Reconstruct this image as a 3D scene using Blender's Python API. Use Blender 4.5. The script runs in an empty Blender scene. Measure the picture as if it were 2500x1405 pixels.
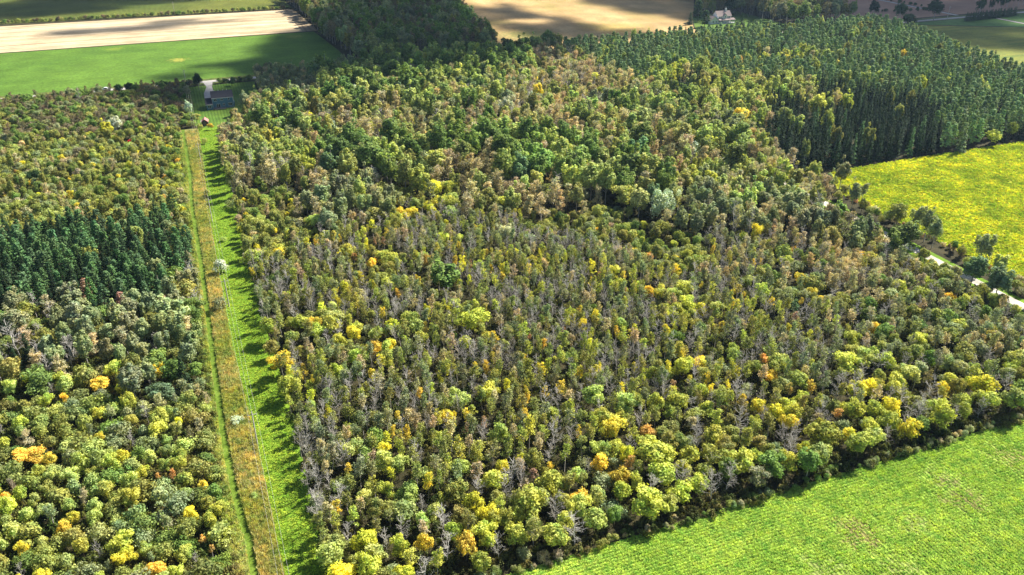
import bpy, math, random
import numpy as np
from mathutils import Vector, Matrix, noise as mnoise
R = math.radians
# ------------------------------------------------------------------ camera, sky, sun, exposure
S = bpy.context.scene
COL = S.collection
F, PITCH, YAW, CAMH = 2030.0, R(27.5), R(21.6), 120.0
cd = bpy.data.cameras.new('camera'); cam = bpy.data.objects.new('camera', cd); COL.objects.link(cam)
cd.sensor_width = 36; cd.lens = F / 2500 * 36; cd.clip_start = 1; cd.clip_end = 9000
cam.location = (0, 0, CAMH); cam.rotation_euler = (R(90) - PITCH, 0, -YAW)
S.camera = cam
SUN_EL = R(44); SUN_AZ = math.atan2(0.94, 0.34)          # azimuth from +Y towards +X
sun_dir = Vector((math.sin(SUN_AZ) * math.cos(SUN_EL), math.cos(SUN_AZ) * math.cos(SUN_EL), math.sin(SUN_EL)))
W = bpy.data.worlds.new('World'); S.world = W; W.use_nodes = True
wn = W.node_tree; wn.nodes.clear()
sky = wn.nodes.new('ShaderNodeTexSky'); sky.sky_type = 'NISHITA'; sky.sun_disc = False
sky.sun_elevation = SUN_EL; sky.sun_rotation = SUN_AZ; sky.altitude = 250
bg = wn.nodes.new('ShaderNodeBackground'); bg.inputs['Strength'].default_value = 0.052
wo = wn.nodes.new('ShaderNodeOutputWorld')
wn.links.new(sky.outputs[0], bg.inputs[0]); wn.links.new(bg.outputs[0], wo.inputs[0])
sl = bpy.data.lights.new('sun', 'SUN'); sl.energy = 5.0; sl.angle = R(0.53); sl.color = (1.0, 0.94, 0.83)
so = bpy.data.objects.new('sun', sl); COL.objects.link(so); so.location = (300, 100, 400)
so.rotation_euler = (-sun_dir).to_track_quat('-Z', 'Y').to_euler()
S.view_settings.view_transform = 'Standard'; S.view_settings.look = 'None'
S.view_settings.gamma = 1.0; S.view_settings.use_curve_mapping = False
S.view_settings.exposure = 1.25
S.render.engine = 'CYCLES'; S.cycles.volume_bounces = 0
HAZE = 0.00005
S.cycles.max_bounces = 5; S.cycles.diffuse_bounces = 3; S.cycles.transmission_bounces = 3
S.cycles.transparent_max_bounces = 8; S.cycles.glossy_bounces = 2

# ------------------------------------------------------------------ picture <-> place
CY, SY, CP, SP = math.cos(YAW), math.sin(YAW), math.cos(PITCH), math.sin(PITCH)
def G(px, py, z=0.0):
    u = (px - 1250) / F; v = (702.5 - py) / F
    dx, dy, dz = u, CP + v * SP, -SP + v * CP
    t = (z - CAMH) / dz
    x, y = dx * t, dy * t
    return (x * CY + y * SY, -x * SY + y * CY)
def proj(X, Y, Z):
    x = X * CY - Y * SY; y = X * SY + Y * CY; z = Z - CAMH
    d = y * CP - z * SP; v = y * SP + z * CP
    return 1250 + F * x / d, 702.5 - F * v / d, d

# ------------------------------------------------------------------ helpers
def tag(o, label=None, cat=None, group=None, kind=None):
    if label: o['label'] = label
    if cat: o['category'] = cat
    if group: o['group'] = group
    if kind: o['kind'] = kind
    return o
def empty(name, loc=(0, 0, 0), rz=0.0):
    o = bpy.data.objects.new(name, None); COL.objects.link(o); o.location = loc; o.rotation_euler = (0, 0, rz)
    o.empty_display_size = 0.5
    return o
class NT:
    def __init__(s, name):
        s.m = bpy.data.materials.new(name); s.m.use_nodes = True; s.t = s.m.node_tree; s.t.nodes.clear()
        s.out = s.n('ShaderNodeOutputMaterial')
    def n(s, typ, ins=None, **kw):
        nd = s.t.nodes.new(typ)
        for k, v in kw.items(): setattr(nd, k, v)
        for k, v in (ins or {}).items(): s.put(nd.inputs[k], v)
        return nd
    def put(s, sock, v):
        if isinstance(v, bpy.types.NodeSocket): s.t.links.new(v, sock)
        elif isinstance(v, bpy.types.Node): s.t.links.new(v.outputs[0], sock)
        else:
            if isinstance(v, (tuple, list)) and len(v) == 3 and len(sock.default_value) == 4: v = (*v, 1)
            sock.default_value = v
    def pos(s): return s.n('ShaderNodeNewGeometry').outputs['Position']
    def mapped(s, scale, rz=0.0):
        return s.n('ShaderNodeMapping', {0: s.pos(), 'Rotation': (0, 0, rz), 'Scale': scale}).outputs[0]
    def noise(s, vec, scale, detail=4, rough=0.55): return s.n('ShaderNodeTexNoise', {'Vector': vec, 'Scale': scale, 'Detail': detail, 'Roughness': rough}).outputs[0]
    def ramp(s, fac, stops, interp='LINEAR'):
        r = s.n('ShaderNodeValToRGB', {0: fac}); cr = r.color_ramp; cr.interpolation = interp
        while len(cr.elements) < len(stops): cr.elements.new(0.5)
        for e, (p, c) in zip(cr.elements, stops):
            e.position = p; e.color = (*c, 1) if isinstance(c, (tuple, list)) else (c, c, c, 1)
        return r.outputs[0]
    def mix(s, fac, a, b, blend='MIX'):
        m = s.n('ShaderNodeMix', data_type='RGBA', blend_type=blend)
        s.put(m.inputs[0], fac); s.put(m.inputs[6], a); s.put(m.inputs[7], b)
        return m.outputs[2]
    def math(s, op, a, b=0.0, c=None):
        m = s.n('ShaderNodeMath', operation=op); s.put(m.inputs[0], a); s.put(m.inputs[1], b)
        if c is not None: s.put(m.inputs[2], c)
        return m.outputs[0]
    def bsdf(s, col, rough=0.8, spec=0.2, bump=None, bstr=0.5, bdist=0.1):
        b = s.n('ShaderNodeBsdfPrincipled', {'Base Color': col, 'Roughness': rough, 'Specular IOR Level': spec})
        if bump is not None:
            bn = s.n('ShaderNodeBump', {'Strength': bstr, 'Distance': bdist, 'Height': bump})
            s.t.links.new(bn.outputs[0], b.inputs['Normal'])
        return b
    def done(s, sh): s.t.links.new(sh.outputs[0] if isinstance(sh, bpy.types.Node) else sh, s.out.inputs[0]); return s.m

def mesh_np(name, V, Q, mats, midx=None, var=None):
    """V (n,3) Q (m,4) quads -> mesh, var: one value per face (leaf brightness)"""
    V = np.asarray(V, np.float32); Q = np.asarray(Q, np.int32)
    me = bpy.data.meshes.new(name)
    me.vertices.add(len(V)); me.vertices.foreach_set('co', V.ravel())
    me.loops.add(len(Q) * 4); me.loops.foreach_set('vertex_index', Q.ravel())
    me.polygons.add(len(Q)); me.polygons.foreach_set('loop_start', np.arange(0, len(Q) * 4, 4, dtype=np.int32))
    for m in mats: me.materials.append(m)
    if midx is not None: me.polygons.foreach_set('material_index', np.asarray(midx, np.int32))
    if var is not None:
        a = me.attributes.new('leafvar', 'FLOAT', 'FACE'); a.data.foreach_set('value', np.asarray(var, np.float32))
    me.update(calc_edges=True)
    return me
def unit(a): return a / np.maximum(np.linalg.norm(a, axis=-1, keepdims=True), 1e-6)

class MB:
    """collects boxes, prisms and tubes into one mesh"""
    def __init__(s): s.v = []; s.f = []; s.m = []
    def add(s, vs, fs, mi=0):
        b = len(s.v); s.v += [tuple(v) for v in vs]; s.f += [tuple(i + b for i in f) for f in fs]; s.m += [mi] * len(fs)
    def box(s, x0, x1, y0, y1, z0, z1, mi=0):
        s.add([(x0, y0, z0), (x1, y0, z0), (x1, y1, z0), (x0, y1, z0), (x0, y0, z1), (x1, y0, z1), (x1, y1, z1), (x0, y1, z1)],
              [(3, 2, 1, 0), (4, 5, 6, 7), (0, 1, 5, 4), (1, 2, 6, 5), (2, 3, 7, 6), (3, 0, 4, 7)], mi); return s
    def tube(s, p0, p1, r0, r1, n=8, mi=0):
        p0, p1 = Vector(p0), Vector(p1); q = (p1 - p0).to_track_quat('Z', 'Y')
        vs = [p0 + q @ Vector((r0 * math.cos(2 * math.pi * k / n), r0 * math.sin(2 * math.pi * k / n), 0)) for k in range(n)]
        vs += [p1 + q @ Vector((r1 * math.cos(2 * math.pi * k / n), r1 * math.sin(2 * math.pi * k / n), 0)) for k in range(n)]
        s.add(vs, [(k, (k + 1) % n, n + (k + 1) % n, n + k) for k in range(n)] + [tuple(range(n))[::-1], tuple(range(n, 2 * n))], mi); return s
    def extrude(s, prof, axis, a, b, mi=0):
        """prof: list of (u, z); axis 'x' or 'y' extrusion from a to b"""
        n = len(prof)
        P = [((a, u, z) if axis == 'x' else (u, a, z)) for u, z in prof] + [((b, u, z) if axis == 'x' else (u, b, z)) for u, z in prof]
        s.add(P, [(k, (k + 1) % n, n + (k + 1) % n, n + k) for k in range(n)] + [tuple(range(n))[::-1], tuple(range(n, 2 * n))], mi); return s
    def build(s, name, mats, parent=None, loc=None, bevel=0, smooth=False):
        me = bpy.data.meshes.new(name); me.from_pydata(s.v, [], s.f)
        for m in (mats if isinstance(mats, (list, tuple)) else [mats]): me.materials.append(m)
        me.polygons.foreach_set('material_index', s.m)
        import bmesh
        bm = bmesh.new(); bm.from_mesh(me); bmesh.ops.recalc_face_normals(bm, faces=bm.faces); bm.to_mesh(me); bm.free()
        if smooth: me.polygons.foreach_set('use_smooth', [True] * len(me.polygons))
        o = bpy.data.objects.new(name, me); COL.objects.link(o)
        if parent: o.parent = parent
        if loc: o.location = loc
        if bevel:
            b = o.modifiers.new('bevel', 'BEVEL'); b.width = bevel; b.segments = 1; b.limit_method = 'ANGLE'
        return o

def sheet(name, pts, z, mat, grid=None):
    """a flat polygon of ground"""
    me = bpy.data.meshes.new(name)
    me.from_pydata([(x, y, z) for x, y in pts], [], [tuple(range(len(pts)))]); me.materials.append(mat)
    if me.polygons[0].normal.z < 0: me.flip_normals()
    o = bpy.data.objects.new(name, me); COL.objects.link(o); return tag(o, kind='structure')
def ribbon(name, left, right, z, mat):
    n = len(left); me = bpy.data.meshes.new(name)
    me.from_pydata([(x, y, z) for x, y in left] + [(x, y, z) for x, y in right], [], [(k, k + 1, n + k + 1, n + k) for k in range(n - 1)])
    me.materials.append(mat)
    if me.polygons[0].normal.z < 0: me.flip_normals()
    o = bpy.data.objects.new(name, me); COL.objects.link(o); return tag(o, kind='structure')

# ------------------------------------------------------------------ materials
def leaf_mat(name, base_rough=0.75, hue=0.35, trans=0.30):
    k = NT(name)
    at = k.n('ShaderNodeAttribute', attribute_type='INSTANCER', attribute_name='tint').outputs['Color']
    lv = k.n('ShaderNodeAttribute', attribute_type='GEOMETRY', attribute_name='leafvar').outputs['Fac']
    n1 = k.noise(k.pos(), 0.45, 2, 0.6)
    f = k.math('MULTIPLY_ADD', lv, 1.55, 0.42)
    c = k.mix(1.0, at, k.ramp(n1, [(0.3, (0.66, 0.84, 0.8)), (0.5, (1, 1, 1)), (0.7, (1.28, 1.20, 0.95))]), 'MULTIPLY')
    cc = k.n('ShaderNodeVectorMath', {0: c}, operation='SCALE'); k.put(cc.inputs['Scale'], f)
    d = k.bsdf(cc.outputs[0], base_rough, 0.1)
    tcol = k.mix(1.0, cc.outputs[0], (1.25, 1.2, 0.5), 'MULTIPLY')
    tr = k.n('ShaderNodeBsdfTranslucent', {0: tcol})
    m = k.n('ShaderNodeMixShader', {0: trans, 1: d, 2: tr})
    return k.done(m)
M_leaf = leaf_mat('foliage')
M_blade = leaf_mat('grass_blades', 0.8, trans=0.12)
M_needle = leaf_mat('needles', 0.8, trans=0.2)
def bark(name, c1, c2):
    k = NT(name); n = k.noise(k.mapped((1, 1, 0.35)), 3.0, 3)
    return k.done(k.bsdf(k.mix(n, c1, c2), 0.85, 0.15))
M_bark = bark('brown_bark', (0.07, 0.055, 0.04), (0.16, 0.13, 0.10))
M_pale = bark('pale_grey_bark', (0.28, 0.26, 0.235), (0.52, 0.49, 0.45))
M_dead = bark('bleached_bark', (0.40, 0.38, 0.35), (0.62, 0.59, 0.55))
def plain(name, c, rough=0.7, spec=0.3, var=0.12, scale=1.5):
    k = NT(name); n = k.noise(k.pos(), scale, 4)
    return k.done(k.bsdf(k.mix(n, tuple(v * (1 - var) for v in c), tuple(min(1, v * (1 + var)) for v in c)), rough, spec))

def field_mat(name, cols, big=0.02, rows=None, rowamp=0.25, patch=None, fine=1.2, finec=0.5, bump=0.5, streak=None, mids=0.2):
    """cols: ramp for large mottling; rows=(axis, period); streak=(scale vec, ramp)"""
    k = NT(name); p = k.pos()
    nb = k.noise(p, big, 5, 0.6)
    c = k.ramp(nb, cols)
    if streak:
        sc, stops, amt = streak
        ns = k.noise(k.mapped(sc), 1.0, 5, 0.65)
        c = k.mix(amt, c, k.ramp(ns, stops))
    if patch:
        for (px, py, r, colr, amt) in patch:
            x, y = G(px, py)
            d = k.n('ShaderNodeVectorMath', {0: p, 1: (x, y, 0)}, operation='DISTANCE').outputs['Value']
            nn = k.noise(p, 0.35, 5, 0.7)
            q = k.math('ADD', k.math('DIVIDE', d, r), k.math('MULTIPLY', k.math('SUBTRACT', nn, 0.5), 3.2))
            c = k.mix(k.ramp(q, [(0.35, amt), (0.95, 0.0)]), c, colr)
    nm = k.noise(p, mids, 4, 0.6)
    c = k.mix(1.0, c, k.ramp(nm, [(0.3, 0.78), (0.7, 1.2)]), 'MULTIPLY')
    nf = k.noise(p, fine, 4, 0.75)
    h = nf
    c = k.mix(1.0, c, k.ramp(nf, [(0.32, 1 - finec), (0.68, 1 + finec * 0.7)]), 'MULTIPLY')
    if rows:
        ax, per = rows
        w = k.n('ShaderNodeTexWave', {'Vector': p, 'Scale': 1.0 / per / 3.1416 * math.pi / 2 / 1.0, 'Distortion': 1.2, 'Detail': 3.0, 'Detail Scale': 0.4}, wave_type='BANDS', bands_direction=ax).outputs[1]
        c = k.mix(1.0, c, k.ramp(w, [(0.15, 1 - rowamp), (0.85, 1 + rowamp * 0.5)]), 'MULTIPLY')
        h = k.math('ADD', nf, k.math('MULTIPLY', w, 0.6))
    return k.done(k.bsdf(c, 0.9, 0.1, h, bump, 0.25))

M_floor = field_mat('forest_floor', [(0.3, (0.022, 0.024, 0.010)), (0.7, (0.07, 0.06, 0.028))], 0.15, fine=2.0, finec=0.6)
M_hay = field_mat('hay_field_grass', [(0.25, (0.17, 0.29, 0.03)), (0.5, (0.23, 0.37, 0.04)), (0.75, (0.31, 0.43, 0.06))], 0.03, rows=('X', 1.4), rowamp=0.12, fine=1.6, finec=0.5, bump=0.9,
    patch=[(2090, 1300, 7, (0.19, 0.125, 0.065), 0.75), (2350, 1215, 6, (0.19, 0.125, 0.065), 0.7), (2470, 1120, 6, (0.19, 0.125, 0.065), 0.6), (2300, 1170, 6, (0.2, 0.17, 0.08), 0.5), (2230, 1280, 5, (0.22, 0.19, 0.09), 0.5), (1520, 1320, 5, (0.2, 0.2, 0.05), 0.5), (2010, 1390, 6, (0.2, 0.2, 0.09), 0.5), (2200, 1390, 6, (0.2, 0.18, 0.08), 0.5)])
M_mown = field_mat('mown_strip_grass', [(0.3, (0.10, 0.21, 0.014)), (0.7, (0.19, 0.30, 0.022))], 0.08, fine=2.0, finec=0.45, bump=0.8)
M_rough = field_mat('rough_grass_ground', [(0.3, (0.16, 0.19, 0.045)), (0.7, (0.30, 0.25, 0.10))], 0.15, fine=2.0, finec=0.5)
M_lane = field_mat('lane_grass', [(0.3, (0.09, 0.16, 0.014)), (0.7, (0.15, 0.22, 0.03))], 0.2, fine=2.0, finec=0.4)
M_soy = field_mat('soybean_ground', [(0.28, (0.22, 0.29, 0.016)), (0.5, (0.36, 0.41, 0.018)), (0.72, (0.48, 0.48, 0.025))], 0.045, rows=('X', 0.9), rowamp=0.2, fine=1.4, finec=0.5, bump=1.0,
    streak=((0.25, 0.02, 1), [(0.35, (0.22, 0.29, 0.014)), (0.65, (0.50, 0.49, 0.025))], 0.45))
M_alf = field_mat('green_crop', [(0.3, (0.07, 0.15, 0.018)), (0.7, (0.115, 0.21, 0.025))], 0.012, fine=0.55, finec=0.35, bump=1.0, mids=0.06,
    streak=((0.02, 0.3, 1), [(0.3, (0.06, 0.14, 0.018)), (0.7, (0.14, 0.24, 0.03))], 0.4),
    patch=[(435, 147, 7, (0.35, 0.33, 0.06), 0.8), (720, 90, 9, (0.25, 0.27, 0.05), 0.6), (280, 120, 8, (0.22, 0.27, 0.03), 0.5)])
M_stub = field_mat('stubble', [(0.3, (0.36, 0.27, 0.15)), (0.7, (0.58, 0.46, 0.30))], 0.012, fine=0.5, finec=0.12, bump=0.3, mids=0.05,
    streak=((0.006, 0.33, 1), [(0.36, (0.22, 0.155, 0.085)), (0.5, (0.5, 0.39, 0.24)), (0.64, (0.66, 0.55, 0.38))], 0.8))
M_headl = field_mat('stubble_headland', [(0.3, (0.22, 0.16, 0.09)), (0.7, (0.42, 0.32, 0.2))], 0.03, fine=0.5, finec=0.15, bump=0.3,
    streak=((0.4, 0.01, 1), [(0.36, (0.13, 0.10, 0.06)), (0.64, (0.45, 0.35, 0.23))], 0.7))
M_corn = field_mat('corn_rows', [(0.3, (0.085, 0.12, 0.018)), (0.7, (0.17, 0.18, 0.03))], 0.01, rows=('X', 1.6), rowamp=0.3, fine=0.6, finec=0.4, bump=1.0, mids=0.05)
M_ripe = field_mat('ripe_soybean', [(0.3, (0.34, 0.22, 0.095)), (0.5, (0.46, 0.30, 0.13)), (0.7, (0.55, 0.38, 0.18))], 0.014, fine=0.5, finec=0.22, bump=0.5, mids=0.04,
    streak=((0.02, 0.008, 1), [(0.33, (0.26, 0.23, 0.06)), (0.5, (0.42, 0.28, 0.12)), (0.66, (0.62, 0.43, 0.2))], 0.6),
    patch=[(1290, 85, 28, (0.14, 0.17, 0.04), 0.7), (1210, 55, 20, (0.2, 0.18, 0.05), 0.6), (1500, 70, 30, (0.42, 0.33, 0.06), 0.5)])
M_red = field_mat('bare_soil_stubble', [(0.3, (0.26, 0.15, 0.10)), (0.7, (0.36, 0.22, 0.15))], 0.01, fine=0.5, finec=0.15, mids=0.03)
M_rf = field_mat('mixed_green_crop', [(0.3, (0.09, 0.15, 0.02)), (0.7, (0.24, 0.24, 0.035))], 0.02, fine=0.5, finec=0.3, mids=0.05,
    streak=((0.012, 0.2, 1), [(0.35, (0.08, 0.14, 0.02)), (0.65, (0.28, 0.26, 0.04))], 0.55))
M_rf2 = field_mat('short_green_crop', [(0.3, (0.06, 0.15, 0.03)), (0.7, (0.10, 0.20, 0.04))], 0.02, fine=0.5, finec=0.25)
M_lawn = field_mat('lawn', [(0.3, (0.07, 0.15, 0.02)), (0.7, (0.12, 0.19, 0.025))], 0.06, rows=('X', 2.5), rowamp=0.12, fine=1.2, finec=0.2)
M_verge = field_mat('verge_grass', [(0.3, (0.06, 0.10, 0.02)), (0.7, (0.14, 0.15, 0.04))], 0.2, fine=1.5, finec=0.5)
M_road = field_mat('gravel_road', [(0.3, (0.34, 0.32, 0.30)), (0.7, (0.46, 0.44, 0.41))], 0.1, fine=2.0, finec=0.15, streak=((0.01, 0.9, 1), [(0.3, (0.30, 0.28, 0.26)), (0.7, (0.5, 0.48, 0.45))], 0.6))
M_track = field_mat('access_track', [(0.3, (0.40, 0.36, 0.30)), (0.7, (0.60, 0.56, 0.48))], 0.2, fine=2.5, finec=0.3)

# ------------------------------------------------------------------ ground and fields
sheet('ground', [(-3000, -600), (4500, -600), (4500, 5000), (-3000, 5000)], 0, M_floor)
def poly_x(pix):
    P = sorted([G(a, b) for a, b in pix], key=lambda p: p[1])
    ys = [p[1] for p in P]; xs = [p[0] for p in P]
    def f(y):
        return float(np.interp(y, ys, xs))
    return f
x_shrub = poly_x([(440, 300), (445, 420), (455, 500), (478, 650), (497, 800), (505, 900), (525, 1050), (548, 1200), (583, 1405)])
x_dark = poly_x([(450, 312), (459, 359), (469, 418), (476, 507), (502, 663), (535, 915), (558, 1072), (587, 1216), (619, 1313), (634, 1405)])
x_green = poly_x([(486, 325), (500, 430), (518, 567), (538, 690), (568, 850), (596, 960), (622, 1060), (648, 1180), (672, 1300), (695, 1405)])
x_wood = poly_x([(528, 330), (548, 430), (573, 560), (603, 680), (632, 800), (662, 900), (688, 1000), (712, 1100), (742, 1250), (778, 1405)])
YS = [60, 100] + list(range(110, 440, 10))
YN = 107.0      # near edge of the woodlot
XT = 223.3      # access track
sheet('hay_field', [(14, -300), (600, -300), (600, YN - 1), (11, YN - 1)], 0.02, M_hay)
ribbon('rough_verge', [(x_shrub(y) - 1.5, y) for y in YS], [(x_green(y), y) for y in YS], 0.020, M_rough)
ribbon('grass_lane', [(x_dark(y) - 1.7, y) for y in YS], [(x_dark(y), y) for y in YS], 0.026, M_lane)
ribbon('mown_strip', [(x_green(y), y) for y in YS], [(x_wood(y) + 2, y) for y in YS], 0.024, M_mown)
sheet('mown_corner', [(x_green(60), -300), (14.0, -300), (14.0, 60), (x_green(60), 60)], 0.022, M_mown)
x_soyl = 236.0
sheet('soybean_field', [(x_soyl, -250), (900, -250), (900, 264), (252, 264), (246, 261), (241, 254), (x_soyl + 1, 240)], 0.02, M_soy)
sheet('green_field', [(-1200, 536), (104, 536), (104, 590), (100, 664), (-1200, 655)], 0.02, M_alf)
sheet('stubble_field', [(-1200, 658), (92, 667), (92, 774), (-1200, 790)], 0.024, M_stub)
sheet('stubble_headland', [(92, 667), (104, 667), (101, 777), (92, 774)], 0.026, M_headl)
sheet('corn_field', [(-1200, 800), (101, 784), (101, 1400), (-1200, 1400)], 0.02, M_corn)
sheet('ripe_field', [(205, 536), (362, 536), (382, 577), (408, 617), (457, 693), (900, 1400), (262, 1400), (232, 750), (212, 600)], 0.02, M_ripe)
sheet('soil_field', [(500, 541), (614, 541), (614, 1400), (905, 1400), (520, 780)], 0.02, M_red)
sheet('soil_field', [(620, 541), (1500, 541), (1500, 1400), (620, 1400)], 0.024, M_red)
sheet('mixed_field', [(466, 250), (632, 250), (632, 470), (540, 520), (502, 520), (502, 460), (485, 415)], 0.02, M_rf)
sheet('short_crop_field', [(541, 523.5), (632, 472), (632, 523.5)], 0.028, M_rf2)
sheet('short_crop_field', [(638, 250), (1200, 250), (1200, 523), (638, 523)], 0.028, M_rf2)
sheet('field_path', [(633, 250), (636.5, 250), (636.5, 523), (633, 523)], 0.032, M_road)
sheet('far_path', [(614.5, 538), (618.5, 538), (619, 1200), (615, 1200)], 0.032, M_road)
sheet('road_verge', [(-1200, 522), (1500, 522), (1500, 537), (-1200, 537)], 0.012, M_verge)
sheet('road', [(-1200, 524.6), (1500, 527.6), (1500, 532.6), (-1200, 529.6)], 0.036, M_road)
sheet('lawn', [(1.5, 436), (6, 431), (18, 428), (23, 440), (37, 455), (40, 519), (3, 519)], 0.02, M_lawn)
sheet('driveway', [(11.4, 526.2), (16.8, 526.4), (15.6, 515), (15.4, 480), (9.6, 476), (10.2, 500), (12.6, 515)], 0.044, M_road)
sheet('farm_lawn', [(366, 545), (440, 541), (456, 548), (456, 630), (404, 612), (384, 578)], 0.028, M_lawn)
tk = [(224.0, -100), (222.6, 150), (223.6, 200), (224.2, 262), (226, 300), (232, 330)]
ribbon('access_track_verge', [(x - 4, y) for x, y in tk], [(x + 4, y) for x, y in tk], 0.024, M_mown)
ribbon('access_track', [(x - 1.9, y) for x, y in tk], [(x + 1.9, y) for x, y in tk], 0.030, M_track)

# ------------------------------------------------------------------ plant shapes
def quads(rng, C, N, size, asp=0.75):
    n = len(C); N = unit(N); T = unit(np.cross(N, rng.normal(size=(n, 3)))); B = np.cross(N, T)
    s = np.asarray(size).reshape(-1, 1) * 0.5
    V = np.stack([C - T * s - B * s * asp * .6, C + T * s * .7 - B * s * asp, C + T * s + B * s * asp * .7, C - T * s * .6 + B * s * asp], 1).reshape(-1, 3)
    return V, np.arange(n * 4).reshape(n, 4)
def limbs(segs, nside=3):
    """segs: list of (p0,p1,r0,r1)"""
    P0 = np.array([s[0] for s in segs], float); P1 = np.array([s[1] for s in segs], float)
    r0 = np.array([s[2] for s in segs])[:, None]; r1 = np.array([s[3] for s in segs])[:, None]
    D = unit(P1 - P0); A = np.where(np.abs(D[:, 2:3]) > 0.9, [[1.0, 0, 0]], [[0, 0, 1.0]]); T = unit(np.cross(D, A)); B = np.cross(D, T)
    V = []
    for k in range(nside):
        a = 2 * math.pi * k / nside; V.append(P0 + (T * math.cos(a) + B * math.sin(a)) * r0)
    for k in range(nside):
        a = 2 * math.pi * k / nside; V.append(P1 + (T * math.cos(a) + B * math.sin(a)) * r1)
    V = np.stack(V, 1).reshape(-1, 3); n = len(segs); base = np.arange(n)[:, None] * 2 * nside
    Q = np.concatenate([base + np.array([[k, (k + 1) % nside, nside + (k + 1) % nside, nside + k]]) for k in range(nside)], 0)
    return V, Q
def sph(rng, n, zmin=-1.0):
    d = unit(rng.normal(size=(n * 3, 3))); d = d[d[:, 2] > zmin]
    return d[:n]
def lobed(rng, H, rx, z0, nl, nleaf, ls, lobe=0.36, up=0.25, stretch=1.0, gappy=0.0):
    """leaves on the skins of many lobes spread over a crown"""
    cz = (z0 + H) / 2; rz = (H - z0) / 2
    D = sph(rng, nl, -0.75)
    rad = rng.uniform(0.45, 0.8, (len(D), 1))
    rad = rad * (1 + .25 * rng.normal(size=(len(D), 1)))
    LC = D * rad * np.array([[rx, rx, rz]]) + np.array([[0, 0, cz]])
    LC[0] = (0, 0, cz + rz * 0.62)
    LR = rng.uniform(0.75, 1.3, len(D)) * lobe * rx
    w = LR ** 2; idx = rng.choice(len(D), nleaf, p=w / w.sum())
    d = unit(rng.normal(size=(nleaf, 3)) + np.array([[0, 0, up]]))
    rr = LR[idx][:, None] * (rng.uniform(0.55, 1.12, (nleaf, 1)) + (rng.uniform(size=(nleaf, 1)) < .12) * rng.uniform(0, .3, (nleaf, 1))) * np.array([[1, 1, stretch]])
    C = LC[idx] + d * rr
    C[:, 2] = np.maximum(C[:, 2], 0.15)
    N = unit(d + rng.normal(size=(nleaf, 3)) * 0.5 + unit(D[idx]) * 0.3)
    sz = rng.uniform(0.65, 1.3, nleaf) * ls
    V, Q = quads(rng, C, N, sz)
    lobev = rng.uniform(-0.12, 0.12, len(D))
    var = np.clip(rng.uniform(0.2, 0.8, nleaf) + lobev[idx], 0, 1)
    return V, Q, var, LC
def join(*VQ):
    V = []; Q = []; o = 0
    for v, q in VQ: V.append(v); Q.append(q + o); o += len(v)
    return np.concatenate(V), np.concatenate(Q)
def trunk_segs(H, r, lean=(0, 0), n=3, rng=None):
    P = [np.array([0, 0, -0.3])]
    for k in range(1, n + 1): P.append(np.array([lean[0] * k / n, lean[1] * k / n, H * k / n]) + (rng.normal(size=3) * [0.01 * H, 0.01 * H, 0] if rng is not None else 0))
    return [(P[k], P[k + 1], r * (1 - k / n * 0.85), r * (1 - (k + 1) / n * 0.85)) for k in range(n)], P

PROTO = {}      # kind -> list of dict(crown mesh, trunk mesh, joined mesh, height, radius)
def add_proto(kind, leafQ, woodQ, H, rad, lm, wm, var, solo=False):
    V, Q = leafQ if leafQ is not None else (np.zeros((0, 3)), np.zeros((0, 4), int))
    d = dict(H=H, R=rad)
    jv, jq = join((V, Q), woodQ)
    mi = np.r_[np.zeros(len(Q)), np.ones(len(woodQ[1]))]
    vr = np.r_[var, np.full(len(woodQ[1]), .5)] if len(Q) else np.full(len(jq), .5)
    d['all'] = mesh_np(kind, jv, jq, [lm, wm], mi, vr)
    if not solo:
        d['crown'] = mesh_np('crown', V, Q, [lm], None, var)
        d['trunk'] = mesh_np('trunk', woodQ[0], woodQ[1], [wm])
    PROTO.setdefault(kind, []).append(d)

rg = np.random.RandomState(7)
def make_broadleaf(kind, H, rx, z0, nl, nleaf, ls, lobe, stretch=1.0, up=0.25, wood=M_bark, tr=0.14):
    V, Q, var, LC = lobed(rg, H, rx, z0, nl, nleaf, ls, lobe, up, stretch)
    segs, P = trunk_segs(H * 0.8, tr, (rg.normal() * .3, rg.normal() * .3), 3, rg)
    for c in LC[:14]:
        b = np.array([0, 0, max(0.4, min(c[2] - rx * 0.8, H * 0.6))]); segs.append((b, c, tr * 0.4, tr * 0.12))
    add_proto(kind, (V, Q), limbs(segs, 4), H, rx, M_leaf, wood, var)
for i in range(5):
    make_broadleaf('broadleaf_tree', 8.0, rg.uniform(2.1, 2.7), rg.uniform(1.2, 2.2), rg.randint(18, 28), 2200, 0.38, rg.uniform(.30, .38))
for i in range(5):
    make_broadleaf('poplar_tree', 13.0, rg.uniform(2.2, 2.8), rg.uniform(2.4, 4.2), rg.randint(34, 46), 2900, 0.44, rg.uniform(.22, .29), stretch=2.0, up=0.5, wood=M_pale, tr=0.17)
for i in range(2):
    make_broadleaf('willow_tree', 12.0, 4.6, 1.2, 34, 4200, 0.42, 0.24, stretch=1.35, up=0.6, wood=M_bark, tr=0.3)

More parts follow.
